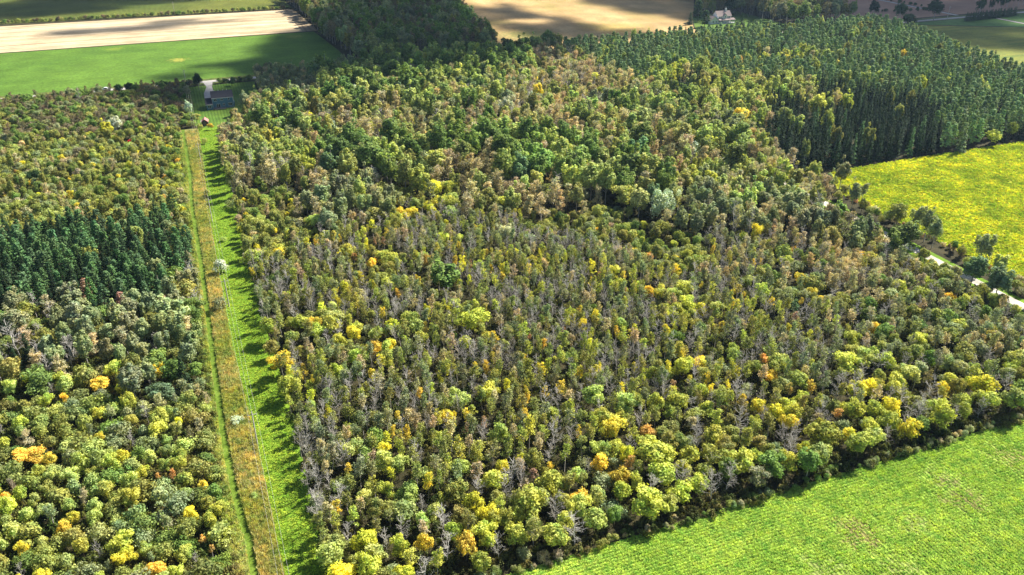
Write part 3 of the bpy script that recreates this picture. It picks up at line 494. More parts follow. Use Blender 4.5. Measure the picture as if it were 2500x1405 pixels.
# special trees: kind, tint, px, py (crown middle in the picture), height, crown width, label
SPECIAL = [
 ('willow_tree', 'silver', 1622, 500, 13, 11.0, 'large silvery grey-green willow rising from shrubs right of the woodlot middle'),
 ('willow_tree', 'silver', 1232, 262, 12, 10.0, 'pale silver willow with rounded lobes in the upper middle of the woodlot'),
 ('willow_tree', 'silver', 1232, 572, 8, 7.0, 'small silvery round willow standing among grey poles in the woodlot centre'),
 ('broadleaf_tree', 'silver', 710, 225, 9, 6.0, 'grey-green rounded tree in shade just right of the blue house lawn'),
 ('broadleaf_tree', 'silver', 755, 270, 8, 6.0, 'pale grey-green rounded tree below the yellow tree near the blue house'),
 ('broadleaf_tree', 'silver', 1310, 345, 8, 6.5, 'round silvery tree half hidden between tall green poplars'),
 ('broadleaf_tree', 'silver', 865, 225, 10, 7, 'pale cream-green rounded tree at the shaded upper edge of the woodlot'),
 ('broadleaf_tree', 'yellow', 792, 235, 11, 6.0, 'bright lemon yellow tree standing above its neighbours right of the blue house'),
 ('poplar_tree', 'yellow', 1312, 228, 14, 6.0, 'tall bright yellow tree right of the pale silver willow'),
 ('broadleaf_tree', 'gold', 1237, 180, 10, 7.0, 'golden orange tree at the shaded upper end of the woodlot'),
 ('poplar_tree', 'yelgreen', 1166, 135, 17, 7.5, 'tallest light yellow-green poplar in front of the shaded wood'),
 ('broadleaf_tree', 'yellow', 1005, 300, 8, 5.0, 'small yellow tree between tan thin trees left of the silver willow'),
 ('broadleaf_tree', 'yellow', 1370, 250, 9, 4.0, 'narrow yellow tree immediately right of the tallest yellow poplar'),
 ('poplar_tree', 'green', 848, 378, 12, 9.5, 'broad bright green tree in the upper left of the woodlot'),
 ('poplar_tree', 'lime', 1370, 372, 17, 9.5, 'big light green poplar with visible forked trunk in the upper middle'),
 ('poplar_tree', 'green', 1080, 680, 12, 9.0, 'lone full green tree in the middle of the thin pole wood'),
 ('broadleaf_tree', 'yelgreen', 1160, 785, 9, 8.5, 'broad yellow-green tree below the lone green tree'),
 ('broadleaf_tree', 'gold', 1496, 1048, 8, 5.6, 'golden round tree standing clear above the lower right woodlot'),
 ('broadleaf_tree', 'yelgreen', 1600, 1110, 8.5, 8.0, 'wide yellow-green tree beside the near edge dead branches'),
 ('broadleaf_tree', 'yelgreen', 1580, 1230, 7.5, 6.5, 'rounded yellow-topped green tree on the near edge of the woodlot'),
 ('broadleaf_tree', 'yelgreen', 2010, 1060, 8, 7.5, 'broad yellow-green tree on the near edge right of the dark gap'),
 ('broadleaf_tree', 'yelgreen', 2100, 1085, 7.5, 5.5, 'round lime tree leaning out over the bright green field shadow'),
 ('broadleaf_tree', 'yellow', 2400, 945, 8.5, 7.0, 'golden yellow spreading tree at the right end of the near edge'),
 ('broadleaf_tree', 'yellow', 1845, 570, 9, 3.6, 'narrow yellow-green vine-covered tree right of the white-trunked trees'),
 ('broadleaf_tree', 'gold', 1138, 1330, 7, 4.6, 'golden tree near the bottom edge with a green skirt below'),
 ('broadleaf_tree', 'gold', 1035, 1330, 6.5, 3.2, 'narrow orange-gold tree at the bottom left of the woodlot'),
 ('broadleaf_tree', 'yellow', 1225, 1145, 5.5, 3.4, 'small round yellow tree above the dead white snag'),
 ('broadleaf_tree', 'lime', 1450, 970, 8, 5.5, 'rounded light green tree in the lower middle of the woodlot'),
 ('poplar_tree', 'green', 1975, 1130, 8, 5, 'dark blue-green rounded tree at the near edge beside a vine-clad one'),
 ('broadleaf_tree', 'orange', 1580, 1060, 6, 4, 'orange-leaved small tree right of the golden round one'),
 ('broadleaf_tree', 'orange', 1042, 640, 7, 4, 'orange-yellow small tree left of the lone green tree'),
 ('bare_tree', 'tan', 1795, 530, 15, 6.5, 'tall white bare tree with open branches right of the big willow'),
 ('bare_tree', 'tan', 1830, 545, 14, 4.5, 'slim white-stemmed tree beside the tall bare one'),
 ('bare_tree', 'tan', 620, 640, 11, 5.5, 'white dead tree on the woodlot edge beside the mown strip'),
 ('bare_tree', 'tan', 775, 1235, 10, 6.5, 'white dead tree leaning over the lower left woodlot edge'),
 ('bare_tree', 'tan', 1275, 1160, 9, 5.5, 'grey dead snag above the near woodlot edge'),
 ('bare_tree', 'tan', 1405, 1290, 8, 7, 'sprawling grey dead tree on the near woodlot edge'),
 ('bare_tree', 'tan', 1740, 1180, 9, 8, 'tangle of grey dead branches over yellow vines at the near edge'),
 ('bare_tree', 'tan', 1705, 1070, 9, 6, 'dead grey tree standing behind the near edge tangle'),
 ('bare_tree', 'tan', 35, 825, 12, 9, 'big bleached white dead tree at the left border'),
 ('bare_tree', 'tan', 85, 860, 9, 6, 'lower bleached dead tree beside the big one at the left border'),
 ('bare_tree', 'tan', 165, 855, 11, 7, 'bleached bare tree with fanned branches right of the border pair'),
 ('bare_tree', 'tan', 2380, 155, 11, 6, 'grey leafless tree among the far right pines'),
 ('bare_tree', 'tan', 192, 228, 9, 5, 'small white bare tree by the road left of the pickup'),
 ('pine_tree', 'rust', 210, 705, 8.5, 3.8, 'rust brown dead conifer left of its twin among dark pines'),
 ('pine_tree', 'rust', 296, 738, 8.5, 3.8, 'rust brown dead conifer above the grey-green trees'),
 ('broadleaf_tree', 'dark', 85, 430, 5.5, 7.0, 'dark green dome-shaped tree in the upper left scrub'),
 ('poplar_tree', 'yellow', 258, 318, 10, 5.5, 'tall mustard yellow tree in the upper left scrub'),
 ('poplar_tree', 'silver', 283, 305, 9, 6.0, 'pale silvery tree just right of the mustard yellow one'),
 ('broadleaf_tree', 'brown', 195, 372, 5.5, 7.5, 'broad reddish brown domed tree in the upper left scrub'),
 ('tan_tree', 'tan', 330, 395, 8, 5.0, 'tan half-bare tree in the middle of the left scrub'),
 ('shrub', 'red', 318, 348, 2.4, 2.6, 'bright crimson shrub in the upper left scrub'),
 ('shrub', 'silver', 537, 655, 5.0, 5.6, 'round grey-green bush standing beneath the wires on the strip'),
 ('shrub', 'greygreen', 533, 745, 4.0, 5.0, 'loose grey-green bush below the round one on the strip'),
 ('shrub', 'silver', 577, 1030, 1.9, 3.4, 'low pale bush in golden rough grass above the nearest pole'),
 ('poplar_tree', 'greygreen', 415, 770, 12, 8.5, 'tall grey-green tree beside the strip with pale stems showing'),
 ('poplar_tree', 'greygreen', 180, 740, 10, 7.0, 'pointed mid-green conical tree left of the rust conifer pair'),
 ('broadleaf_tree', 'bluegreen', 390, 955, 6, 7.0, 'broad grey-green tree in the lower left scrub beside the strip'),
 ('broadleaf_tree', 'yelgreen', 385, 1050, 5, 5.0, 'bright yellow-green tree below the broad grey-green one'),
 ('broadleaf_tree', 'gold', 245, 935, 4.5, 5.0, 'golden yellow tree under the bleached bare trees'),
 ('broadleaf_tree', 'gold', 80, 1112, 4.5, 5.5, 'mustard gold bushy tree in the lower left scrub'),
 ('broadleaf_tree', 'green', 100, 930, 7, 7.5, 'large dull green round tree below the bleached dead pair'),
 ('poplar_tree', 'dark', 482, 197, 10, 6.0, 'dark conical tree by the road beside the driveway'),
 ('broadleaf_tree', 'dark', 288, 215, 6, 5.0, 'dark round tree by the road right of the white pickup'),
 ('broadleaf_tree', 'dark', 315, 212, 6.5, 6.0, 'second dark tree by the road right of the pickup'),
 ('broadleaf_tree', 'dark', 565, 202, 3.6, 4.2, 'dark rounded bush rising from the hedge beside the road'),
 ('poplar_tree', 'silver', 460, 265, 9, 4.5, 'slim grey-green tree under the wires left of the blue house'),
 ('poplar_tree', 'greygreen', 455, 225, 8, 5.5, 'shaded grey-green tree by the strip left of the blue house'),
 ('broadleaf_tree', 'olive', 478, 288, 5, 4.0, 'small olive tree behind the red-roofed shed'),
 ('broadleaf_tree', 'gold', 514, 308, 3.4, 3.0, 'little golden bush right of the red-roofed shed'),
 ('tan_tree', 'tan', 580, 290, 11, 6.5, 'tall tan half-bare tree below the blue house lawn'),
 ('poplar_tree', 'yelgreen', 650, 275, 11, 6.5, 'yellow-green poplar right of the blue house lawn'),
 ('spruce_tree', 'bluegreen', 2355, 330, 14, 5, 'blue-green spruce on the plantation edge facing the soybean field'),
 ('broadleaf_tree', 'yelgreen', 2425, 332, 8, 7, 'round yellow tree at the foot of the plantation edge'),
 ('broadleaf_tree', 'olive', 2470, 315, 9, 6, 'olive tree between the yellow one and the picture corner'),
 ('poplar_tree', 'lime', 2022, 300, 15, 6.5, 'tall lime green tree rising from dark spruces above the soybean field'),
 ('broadleaf_tree', 'gold', 2205, 140, 12, 6, 'golden yellow tree among the far right pines'),
 ('broadleaf_tree', 'yelgreen', 2250, 205, 13, 8, 'yellow-green round tree among the right-hand pines'),
 ('poplar_tree', 'lime', 2060, 200, 15, 8, 'pair-crowned lime tree among dark spruces in the plantation middle'),
 ('broadleaf_tree', 'orange', 1803, 155, 12, 5, 'orange tree in the pale deciduous patch of the plantation'),
 ('poplar_tree', 'lime', 1945, 310, 13, 7, 'light green tree near the lower spruce edge'),
 ('poplar_tree', 'green', 2215, 575, 12, 9.0, 'tall dark green poplar leaning over the access track'),
 ('poplar_tree', 'green', 2185, 590, 10, 7.0, 'green poplar just left of the tallest one on the access track'),
 ('poplar_tree', 'bluegreen', 2380, 660, 11, 8, 'grey-green poplar over the access track near the right border'),
 ('poplar_tree', 'bluegreen', 2440, 690, 12, 8, 'rightmost grey-green poplar over the access track'),
 ('poplar_tree', 'green', 2050, 520, 9, 6.5, 'dark green tree on the woodlot corner beside the track'),
 ('spruce_tree', 'dark', 1686, 42, 10, 6, 'dark conifer at the tan field end left of the farmhouse'),
 ('pine_tree', 'dark', 1706, 22, 17, 8, 'tall dark pine left of the farmhouse'),
 ('pine_tree', 'dark', 1722, 42, 13, 8, 'dark pine directly beside the farmhouse wing'),
 ('poplar_tree', 'dark', 1785, 14, 16, 9, 'large dark tree behind the farmhouse'),
 ('spruce_tree', 'dark', 1812, 40, 7, 3.6, 'small dark conifer right of the farmhouse'),
 ('poplar_tree', 'dark', 2135, 20, 14, 9, 'dark leafy tree beyond the plantation by the soil field'),
 ('poplar_tree', 'dark', 2200, 26, 15, 11, 'broad dark tree left of the far road'),
 ('broadleaf_tree', 'dark', 2220, 50, 12, 11, 'dark round tree at the far plantation corner'),
 ('poplar_tree', 'dark', 2285, 22, 16, 14, 'largest dark tree standing over the far road'),
 ('poplar_tree', 'dark', 2395, 14, 13, 8, 'leaning dark tree above the clipped hedge'),
]
ZWID = dict(U=1.35, T=1.3, G=1.4, L=1.3, K=1.25, Y=1.18, E=1.2, R=1.15, S=1.0, Q=1.05, B=1.2, D=1.35, Z=1.3, X=1.25, C=1.1)
def hmid(kind): return dict(shrub=.45, bare_tree=.6, thin_tree=.55).get(kind, .58)

# ------------------------------------------------------------------ plant every tree
rs = np.random.RandomState(21)
TREES = []          # dicts
CELL = 4.0; HASH = {}
def near_ok(x, y, r):
    cx, cy = int(x // CELL), int(y // CELL)
    for i in range(cx - 2, cx + 3):
        for j in range(cy - 2, cy + 3):
            for (a, b, q) in HASH.get((i, j), ()):
                if (a - x) ** 2 + (b - y) ** 2 < ((q + r) * .5) ** 2: return False
    return True
def put(x, y, kind, tint, h, w=None, label=None, zn='', r=2.5):
    HASH.setdefault((int(x // CELL), int(y // CELL)), []).append((x, y, r))
    pr = PROTO[kind]; k = rs.randint(len(pr)); p = pr[k]
    sz = h / p['H']; asy = rs.uniform(.82, 1.2); sx = (w / 2 / p['R'] * (.8 if kind == 'bare_tree' else 1)) if w else sz * rs.uniform(.82, 1.2) * ZWID.get(zn, 1.0)
    if not w and kind in ('poplar_tree', 'tan_tree', 'thin_tree') and sz < .8: sx *= 1.1
    t = np.array(TINT[tint]); j = rs.normal(size=3) * [.05, .05, .10] + rs.normal() * .13
    t = t * np.clip(1 + j, .6, 1.5)
    if tint not in ('red',): t = t * .92 + .08 * t.mean()
    px, py, d = proj(x, y, h * .6)
    TREES.append(dict(x=x, y=y, kind=kind, k=k, s=(sx * asy ** .5, sx / asy ** .5, sz), h=h, rot=rs.uniform(0, 6.283), tint=t, tname=tint, label=label, px=px, py=py, d=d, size=h * sx * p['R'] * 1.0 / d ** 2, zone=zn))
def inframe(x, y, m=130, h=8):
    if y < -50: return False
    px, py, d = proj(x, y, h)
    return d > 20 and -m - 30 < px < 2500 + m + 40 and -90 < py < 1405 + m + 40
for (kind, tint, px, py, h, w, lab) in SPECIAL:
    x, y = G(px, py, h * hmid(kind)); put(x, y, kind, tint, h, w, lab, 'special', r=w * .85 if kind != 'bare_tree' else 2.2)

def in_wood(x, y):
    if y < YN + 1.5 + mnoise.noise(Vector((x * .15, 3, 0))) * 2.0: return None
    if x > x_wood(min(y, 430)) + 1.6 + mnoise.noise(Vector((y * .12, 7, 0))) * 1.1 and y < 519:
        if y > 425 and x < 41 + mnoise.noise(Vector((y * .1, 1, 0))) * 3 and x < 23 + (y - 440) * .75: return None
        xr = 219.0 if y < 262 else 234 + (y - 262) * 0.02
        if x < xr: return 'main'
        return None
    return None
def scatter(x0, x1, y0, y1, step, fn):
    for yy in np.arange(y0, y1, step):
        for xx in np.arange(x0, x1, step):
            x = xx + rs.uniform(0, step); y = yy + rs.uniform(0, step)
            if not inframe(x, y): continue
            zn = fn(x, y)
            if not zn: continue
            sp, mixl = ZONES[zn]
            w = np.array([m[0] for m in mixl], float); m = mixl[rs.choice(len(mixl), p=w / w.sum())]
            h = rs.uniform(m[3], m[4])
            r = sp * (0.62 if m[1] == 'shrub' else .85 if m[1] in ('thin_tree', 'bare_tree') else 1.0) * rs.uniform(.85, 1.15)
            rad = np.mean([q['R'] for q in PROTO[m[1]]]) * h / PROTO[m[1]][0]['H'] * ZWID.get(zn, 1)
            if m[1] in ('shrub', 'broadleaf_tree', 'poplar_tree', 'tan_tree'): r = max(r, rad * (1.45 if m[1] != 'shrub' else 1.3) * rs.uniform(.85, 1.1))
            if near_ok(x, y, r): put(x, y, m[1], m[2], h, zn=zn, r=r)
def f_main(x, y):
    if in_wood(x, y) is None: return None
    if 404 < y < 440 and x < 16.5: return None
    if 392 < y < 446 and x < 27: return 'S'
    if y < YN + 6: return 'E' if x > 60 or rs.rand() < .5 else 'Y'
    if x > 209 and y < 226: return 'S' if rs.rand() < .6 else None
    z = zone(Z_main, x, y)
    if z == 'R' and x < 120: z = 'M'
    return z
scatter(5, 236, 100, 520, 1.7, f_main)
def f_left(x, y):
    if y > 520: return None
    if y > 432 and x < 1.2: return 'B'
    if x > x_shrub(min(y, 440)) - 1.0 + mnoise.noise(Vector((y * .2, 2, 0))) * .8: return None
    return zone(Z_left, x, y)
scatter(-190, 3, 90, 520, 1.6, f_left)
def f_track(x, y):      # trees beyond the access track, by the soybean field
    if 228 < x < x_soyl - 1.5 + (8 if y > 245 else 0) and 120 < y < 262: return 'K' if rs.rand() < .20 else ('S' if rs.rand() < .35 else None)
    return None
scatter(226, 250, 120, 264, 2.2, f_track)
def f_right(x, y):
    xr = np.interp(y, [262, 349, 415, 467, 520], [458, 464, 480, 500, 503])
    if not (236 < x < xr and 267 < y < 519): return None
    if 405 < x < 430 and y > 500: return None
    return zone(Z_right, x, y)
scatter(234, 505, 264, 520, 2.3, f_right)
def f_dark(x, y):
    xr = np.interp(y, [537, 560, 600, 750, 900], [203, 208, 212, 231, 240])
    xl = np.interp(y, [537, 664, 780, 900], [107, 103, 103, 103])
    return 'D' if xl < x < xr and 537 < y < 900 else None
scatter(100, 240, 537, 900, 3.0, f_dark)
def f_farm(x, y):       # shaded woods behind the farmhouse
    if x > 449 and x < 514 and 545 < y < 760: return 'D'
    if y > 604 and x > 408 + (y - 617) * .645 + 5 and x < 514 + (y - 617) * .5: return 'D'
    return None
scatter(370, 560, 545, 760, 3.4, f_farm)
# hedgerows and scattered bushes
def line_of(x0, y0, x1, y1, step, kind, tints, h0, h1, wig=1.0, w=None):
    L = math.hypot(x1 - x0, y1 - y0); n = int(L / step)
    for i in range(n):
        t = (i + rs.uniform(-.3, .3)) / n; x = x0 + (x1 - x0) * t + rs.normal() * wig; y = y0 + (y1 - y0) * t + rs.normal() * wig
        if inframe(x, y): put(x, y, kind, tints[rs.randint(len(tints))], rs.uniform(h0, h1), w, zn='hedge')
line_of(20, 521.3, 40, 522, 1.6, 'shrub', ['dark', 'green'], 2.2, 3.2, .3)
line_of(-30, 520.5, 9, 521, 1.9, 'shrub', ['dark', 'green', 'brown'], 2.4, 4, .5)
line_of(-260, 795.5, 98, 779.5, 2.3, 'shrub', ['green', 'brown', 'olive'], 2.0, 3.5, .6)
line_of(600, 514, 662, 519.5, 2.2, 'spruce_tree', ['dark'], 6.5, 7.5, .5, 5.0)
line_of(232, 120, 236, 258, 3.0, 'shrub', ['brown', 'rust', 'olive', 'tan'], 1.5, 2.6, .8)
line_of(206, 536, 300, 536.5, 5.0, 'broadleaf_tree', ['greygreen', 'green'], 5, 8, 1)
line_of(560, 575, 620, 566, 4.0, 'shrub', ['dark'], 2, 3, 1)
line_of(621, 560, 622, 700, 7.0, 'shrub', ['dark'], 2, 3.4, 1)
line_of(650, 545, 760, 560, 6.0, 'poplar_tree', ['dark', 'brown', 'green'], 9, 14, 3)
line_of(4, YN - .8, 236, YN - .8, 1.5, 'shrub', ['olive', 'greygreen', 'green', 'tan'], 0.9, 1.9, .7)
line_of(x_shrub(250) - .3, 440, x_shrub(430), 430, 3, 'shrub', ['olive'], 1.2, 2, 1)
for (px, py, h, w) in ((600, 1000, 1.2, 1.6), (618, 1213, 1.5, 2.2), (545, 585, 1.6, 2.4), (505, 470, 2.2, 2.6), (492, 380, 2, 2.4), (498, 345, 3, 2.6), (487, 310, 3.2, 3)):
    x, y = G(px, py, h / 2); put(x, y, 'shrub', 'lime', h, w, zn='strip')

# ------------------------------------------------------------------ words for the labels
KWORD = dict(broadleaf_tree='rounded tree', poplar_tree='tall tree', thin_tree='slender sparse tree', bare_tree='leafless tree', tan_tree='open twiggy tree',
             shrub='bush', spruce_tree='pointed spruce', pine_tree='fluffy pine', willow_tree='broad willow')
TWORD = dict(olive='olive', green='mid-green', lime='light green', yellow='bright yellow', gold='golden', orange='orange', tan='tan', brown='brown', greygreen='grey-green', silver='silvery', dark='dark green',
             red='crimson', rust='rust', spruce='blackish green', pine='blue-green', conifer='deep green', yelgreen='yellow-green', bluegreen='cool green')
def place(t):
    x, y, px = t['x'], t['y'], t['px']
    if t['zone'] == 'strip': return 'on the rough grass under the wires'
    if y > 534:
        if x < 104: return 'in the hedgerow beyond the stubble'
        if x < 250: return 'in the shaded wood ' + ('beside the stubble' if y > 640 else 'beside the far green field')
        if x > 560: return 'by the far road junction'
        return 'behind the white farmhouse'
    xs = x_shrub(min(y, 430))
    if x < xs + 1:
        if y > 480: return 'in roadside scrub left of the blue house'
        b = 'near lane' if x > xs - 12 else ('left border' if px < 220 else 'midscrub')
        return ('below' if y < 205 else ('beside' if y < 325 else 'above')) + ' left pines, ' + b
    if x > 236 and y > 262:
        a = 'on the plantation edge by the soybeans' if y < 276 else ('at the far end of the plantation' if y > 440 else ('in the lower plantation' if y < 340 else 'in mid-plantation'))
        return a + (', right border' if px > 2200 else (', beside the woodlot' if x < 275 else ''))
    if x > 219: return 'between access track and soybeans'
    if y > 500: return 'where woodlot meets far road'
    if y < YN + 5: return 'on near woodlot edge, ' + ('lower left corner' if px < 1150 else ('left of the dead tangle' if px < 1600 else ('right of the dead tangle' if px < 2050 else 'right border')))
    if x < x_wood(min(y, 430)) + 7: return 'on the strip edge ' + ('near the shed' if y > 370 else ('opposite the left pines' if y > 220 else ('opposite the nearest pole' if y > 140 else 'at the bottom')))
    if x > 205: return 'by access track, ' + ('soybean corner' if y > 230 else 'right border')
    band = 'far woodlot' if y > 400 else ('upper woodlot' if y > 310 else ('willow level' if y > 235 else ('mid woodlot' if y > 165 else 'lower woodlot')))
    return band + ', ' + ('strip side' if x < 75 else ('centre' if x < 145 else 'plantation side' if y > 265 else 'track side'))
def size_word(t):
    s = t['s'][2] * PROTO[t['kind']][t['k']]['H'] / dict(broadleaf_tree=6.5, poplar_tree=12, thin_tree=7.5, bare_tree=8, tan_tree=10.5, shrub=3, spruce_tree=12, pine_tree=11.5, willow_tree=11)[t['kind']]
    w = t['s'][0] / t['s'][2]
    a = 'small ' if s < .86 else ('large ' if s > 1.14 else '')
    return a + ('narrow ' if w < .93 else ('wide ' if w > 1.12 else ''))
def label_of(t):
    if t['label']: return t['label'], None
    tw = TWORD[t['tname']]; kw = KWORD[t['kind']]
    if t['kind'] == 'bare_tree': tw = 'grey'
    if t['kind'] == 'spruce_tree': kw = 'pointed spruce'
    p = place(t); l = f"{size_word(t)}{tw} {kw} {p}"
    if len(l.replace('-', ' ').split()) > 16: l = f"{tw} {kw} {p}"
    base = p.split(',')[0]
    pl = kw.replace('bush', 'bushe').replace('twiggy tree', 'twiggy tree') + 's'
    return l, f"{pl} {base}"
GRID = {}
def neighbour(t):
    """the most telling different plant close by"""
    if not GRID:
        for q in TREES: GRID.setdefault((int(q['x'] // 8), int(q['y'] // 8)), []).append(q)
    best = None; cx, cy = int(t['x'] // 8), int(t['y'] // 8)
    for i in (-1, 0, 1):
        for j in (-1, 0, 1):
            for q in GRID.get((cx + i, cy + j), ()):
                if q is t or (q['kind'] == t['kind'] and q['tname'] == t['tname']): continue
                d = math.hypot(q['x'] - t['x'], q['y'] - t['y']) / (1 + q['size'] / (t['size'] + 1e-9)) / (2.0 if q['tname'] in ('yellow', 'gold', 'orange', 'silver', 'red', 'rust') else 1)
                if best is None or d < best[0]: best = (d, q)
    if not best: return ''
    q = best[1]; side = 'left of' if q['px'] - t['px'] > 4 else ('right of' if t['px'] - q['px'] > 4 else ('below' if t['py'] > q['py'] else 'above'))
    w = {'bare_tree': 'bare tree', 'shrub': 'bush', 'spruce_tree': 'spruce', 'pine_tree': 'pine', 'willow_tree': 'willow', 'poplar_tree': 'tall tree', 'thin_tree': 'thin tree', 'tan_tree': 'twiggy tree'}.get(q['kind'], 'round tree')
    tn = 'grey' if q['kind'] == 'bare_tree' else TWORD[q['tname']].split()[-1].replace('green', 'green')
    return f", {side} {'an' if tn[0] in 'aeiou' else 'a'} {tn} {w}"
CAT = dict(broadleaf_tree='tree', poplar_tree='tree', thin_tree='tree', bare_tree='bare tree', tan_tree='tree', shrub='bush', spruce_tree='spruce', pine_tree='pine', willow_tree='willow')

# the proto objects: never linked into the scene themselves, only copied or instanced
PCOL = bpy.data.collections.new('plant_shapes')
PIDX = {}; n = 0
for kind in PROTO:
    for k, p in enumerate(PROTO[kind]):
        o = bpy.data.objects.new('shape%03d' % n, p['all']); PCOL.objects.link(o); PIDX[(kind, k)] = n; n += 1
def gn_scatter(name, pts, coll, label_cat=None):
    """pts: dict arrays pos, idx, rot, scl, tint -> one object that instances plants at its points"""
    me = bpy.data.meshes.new(name); N = len(pts['pos'])
    me.vertices.add(N); me.vertices.foreach_set('co', np.asarray(pts['pos'], np.float32).ravel())
    a = me.attributes.new('pidx', 'INT', 'POINT'); a.data.foreach_set('value', np.asarray(pts['idx'], np.int32))
    a = me.attributes.new('prot', 'FLOAT_VECTOR', 'POINT'); a.data.foreach_set('vector', np.asarray(pts['rot'], np.float32).ravel())
    a = me.attributes.new('pscl', 'FLOAT_VECTOR', 'POINT'); a.data.foreach_set('vector', np.asarray(pts['scl'], np.float32).ravel())
    a = me.attributes.new('tint', 'FLOAT_VECTOR', 'POINT'); a.data.foreach_set('vector', np.asarray(pts['tint'], np.float32).ravel())
    o = bpy.data.objects.new(name, me); COL.objects.link(o)
    ng = bpy.data.node_groups.new(name, 'GeometryNodeTree')
    ng.interface.new_socket('Geometry', in_out='INPUT', socket_type='NodeSocketGeometry'); ng.interface.new_socket('Geometry', in_out='OUTPUT', socket_type='NodeSocketGeometry')
    gi = ng.nodes.new('NodeGroupInput'); go = ng.nodes.new('NodeGroupOutput'); ip = ng.nodes.new('GeometryNodeInstanceOnPoints')
    ci = ng.nodes.new('GeometryNodeCollectionInfo'); ci.inputs['Collection'].default_value = coll; ci.inputs['Separate Children'].default_value = True; ci.inputs['Reset Children'].default_value = True
    def na(nm, dt):
        q = ng.nodes.new('GeometryNodeInputNamedAttribute'); q.data_type = dt; q.inputs['Name'].default_value = nm
        return [s for s in q.outputs if s.enabled and s.name == 'Attribute'][0]
    L = ng.links.new
    L(gi.outputs[0], ip.inputs['Points']); L(ci.outputs[0], ip.inputs['Instance']); ip.inputs['Pick Instance'].default_value = True
    L(na('pidx', 'INT'), ip.inputs['Instance Index']); L(na('pscl', 'FLOAT_VECTOR'), ip.inputs['Scale'])
    er = ng.nodes.new('FunctionNodeEulerToRotation'); L(na('prot', 'FLOAT_VECTOR'), er.inputs[0]); L(er.outputs[0], ip.inputs['Rotation'])
    L(ip.outputs[0], go.inputs[0])
    md = o.modifiers.new('scatter', 'NODES'); md.node_group = ng
    return tag(o, kind='stuff')

MAXN = 295
by = {}
for t in TREES: by.setdefault(t['kind'], []).append(t)
for kind, L in by.items():
    def score(t):
        ok = -10 < t['px'] < 2510 and -20 < t['py'] < 1420
        return (1 if ok else 0) * t['size'] + (10 if (t['label'] and ok) else 0)
    L.sort(key=score, reverse=True)
    names = {}
    for t in L[:MAXN]:
        if score(t) > 0: t['lab'] = label_of(t); names[t['lab'][0]] = names.get(t['lab'][0], 0) + 1
    for t in L[:MAXN]:
        if 'lab' in t and names[t['lab'][0]] > 1:
            l = t['lab'][0] + neighbour(t)
            if len(l.replace('-', ' ').split()) <= 16: t['lab'] = (l, t['lab'][1])
    solo = kind == 'shrub'
    protos = []
    for k, p in enumerate(PROTO[kind]):      # one built thing of each shape, the others are its copies
        protos.append(None)
    for t in L[:MAXN]:
        if score(t) <= 0: t['mass'] = True; continue
        p = PROTO[kind][t['k']]; lab, grp = t['lab']
        src = protos[t['k']]
        if solo:
            o = src.copy() if src else bpy.data.objects.new(kind, p['all']); o.name = kind
            COL.objects.link(o); o['tint'] = [float(v) for v in t['tint']]
            parts = []
            if not src: protos[t['k']] = o
        else:
            if src is None:
                o = bpy.data.objects.new(kind, None); c = bpy.data.objects.new('crown' if kind != 'bare_tree' else 'branches', p['crown']); tr = bpy.data.objects.new('trunk', p['trunk'])
                protos[t['k']] = (o, c, tr)
            else: o, c, tr = [q.copy() for q in src]
            COL.objects.link(o); COL.objects.link(c); COL.objects.link(tr); c.parent = o; tr.parent = o
            c['tint'] = [float(v) for v in t['tint']]
        o.location = (t['x'], t['y'], 0); o.rotation_euler = (0, 0, t['rot']); o.scale = t['s']
        o['label'] = lab; o['category'] = CAT[kind]
        if grp: o['group'] = grp
        elif 'group' in o: del o['group']
    rest = [t for t in L[:MAXN] if t.get('mass')] + L[MAXN:]
    if rest:
        o = gn_scatter({'shrub': 'distant_shrubs', 'thin_tree': 'thin_trees', 'bare_tree': 'bare_trees', 'broadleaf_tree': 'broadleaf_trees', 'poplar_tree': 'poplar_trees', 'tan_tree': 'twiggy_trees', 'spruce_tree': 'spruce_trees', 'pine_tree': 'pine_trees', 'willow_tree': 'willow_trees'}[kind],
            dict(pos=[(t['x'], t['y'], 0) for t in rest], idx=[PIDX[(kind, t['k'])] for t in rest], rot=[(0, 0, t['rot']) for t in rest], scl=[t['s'] for t in rest], tint=[t['tint'] for t in rest]), PCOL)
        o['label'] = {'shrub': 'mass of further olive bushes filling the scrub', 'spruce_tree': 'mass of dark spruces filling the plantation rows', 'pine_tree': 'mass of blue-green pines filling the far plantation'}.get(kind, 'mass of more ' + KWORD[kind] + 's filling the woods')
        o['category'] = 'woodland' if kind != 'shrub' else 'scrub'

# ------------------------------------------------------------------ undergrowth and grasses
GCOL = bpy.data.collections.new('grass_shapes')
def tuft(name, nbl, h, spread, wid, flat=0.0):
    a = rs.uniform(0, 6.283, nbl); r = rs.uniform(0, spread, nbl); C = np.stack([np.cos(a) * r, np.sin(a) * r, rs.uniform(.25, .75, nbl) * h], 1)
    N = unit(np.stack([np.cos(a * 1.7 + 1), np.sin(a * 1.7 + 1), np.full(nbl, flat) + rs.uniform(-.1, .5, nbl)], 1))
    up = np.tile([[0, 0, 1.0]], (nbl, 1)) + rs.normal(size=(nbl, 3)) * .35
    T = unit(np.cross(N, up)); B = unit(np.cross(T, N)); hh = (rs.uniform(.6, 1.2, nbl) * h * .5)[:, None]; ww = (rs.uniform(.6, 1.3, nbl) * wid * .5)[:, None]
    V = np.stack([C - T * ww - B * hh, C + T * ww - B * hh, C + T * ww * .4 + B * hh, C - T * ww * .4 + B * hh], 1).reshape(-1, 3)
    me = mesh_np(name, V, np.arange(nbl * 4).reshape(-1, 4), [M_blade], None, rs.uniform(.1, .9, nbl))
    o = bpy.data.objects.new(name, me); GCOL.objects.link(o)
for i in range(2): tuft('g0_tall%d' % i, 22, .9, .32, .10)       # 0,1 tall rough grass
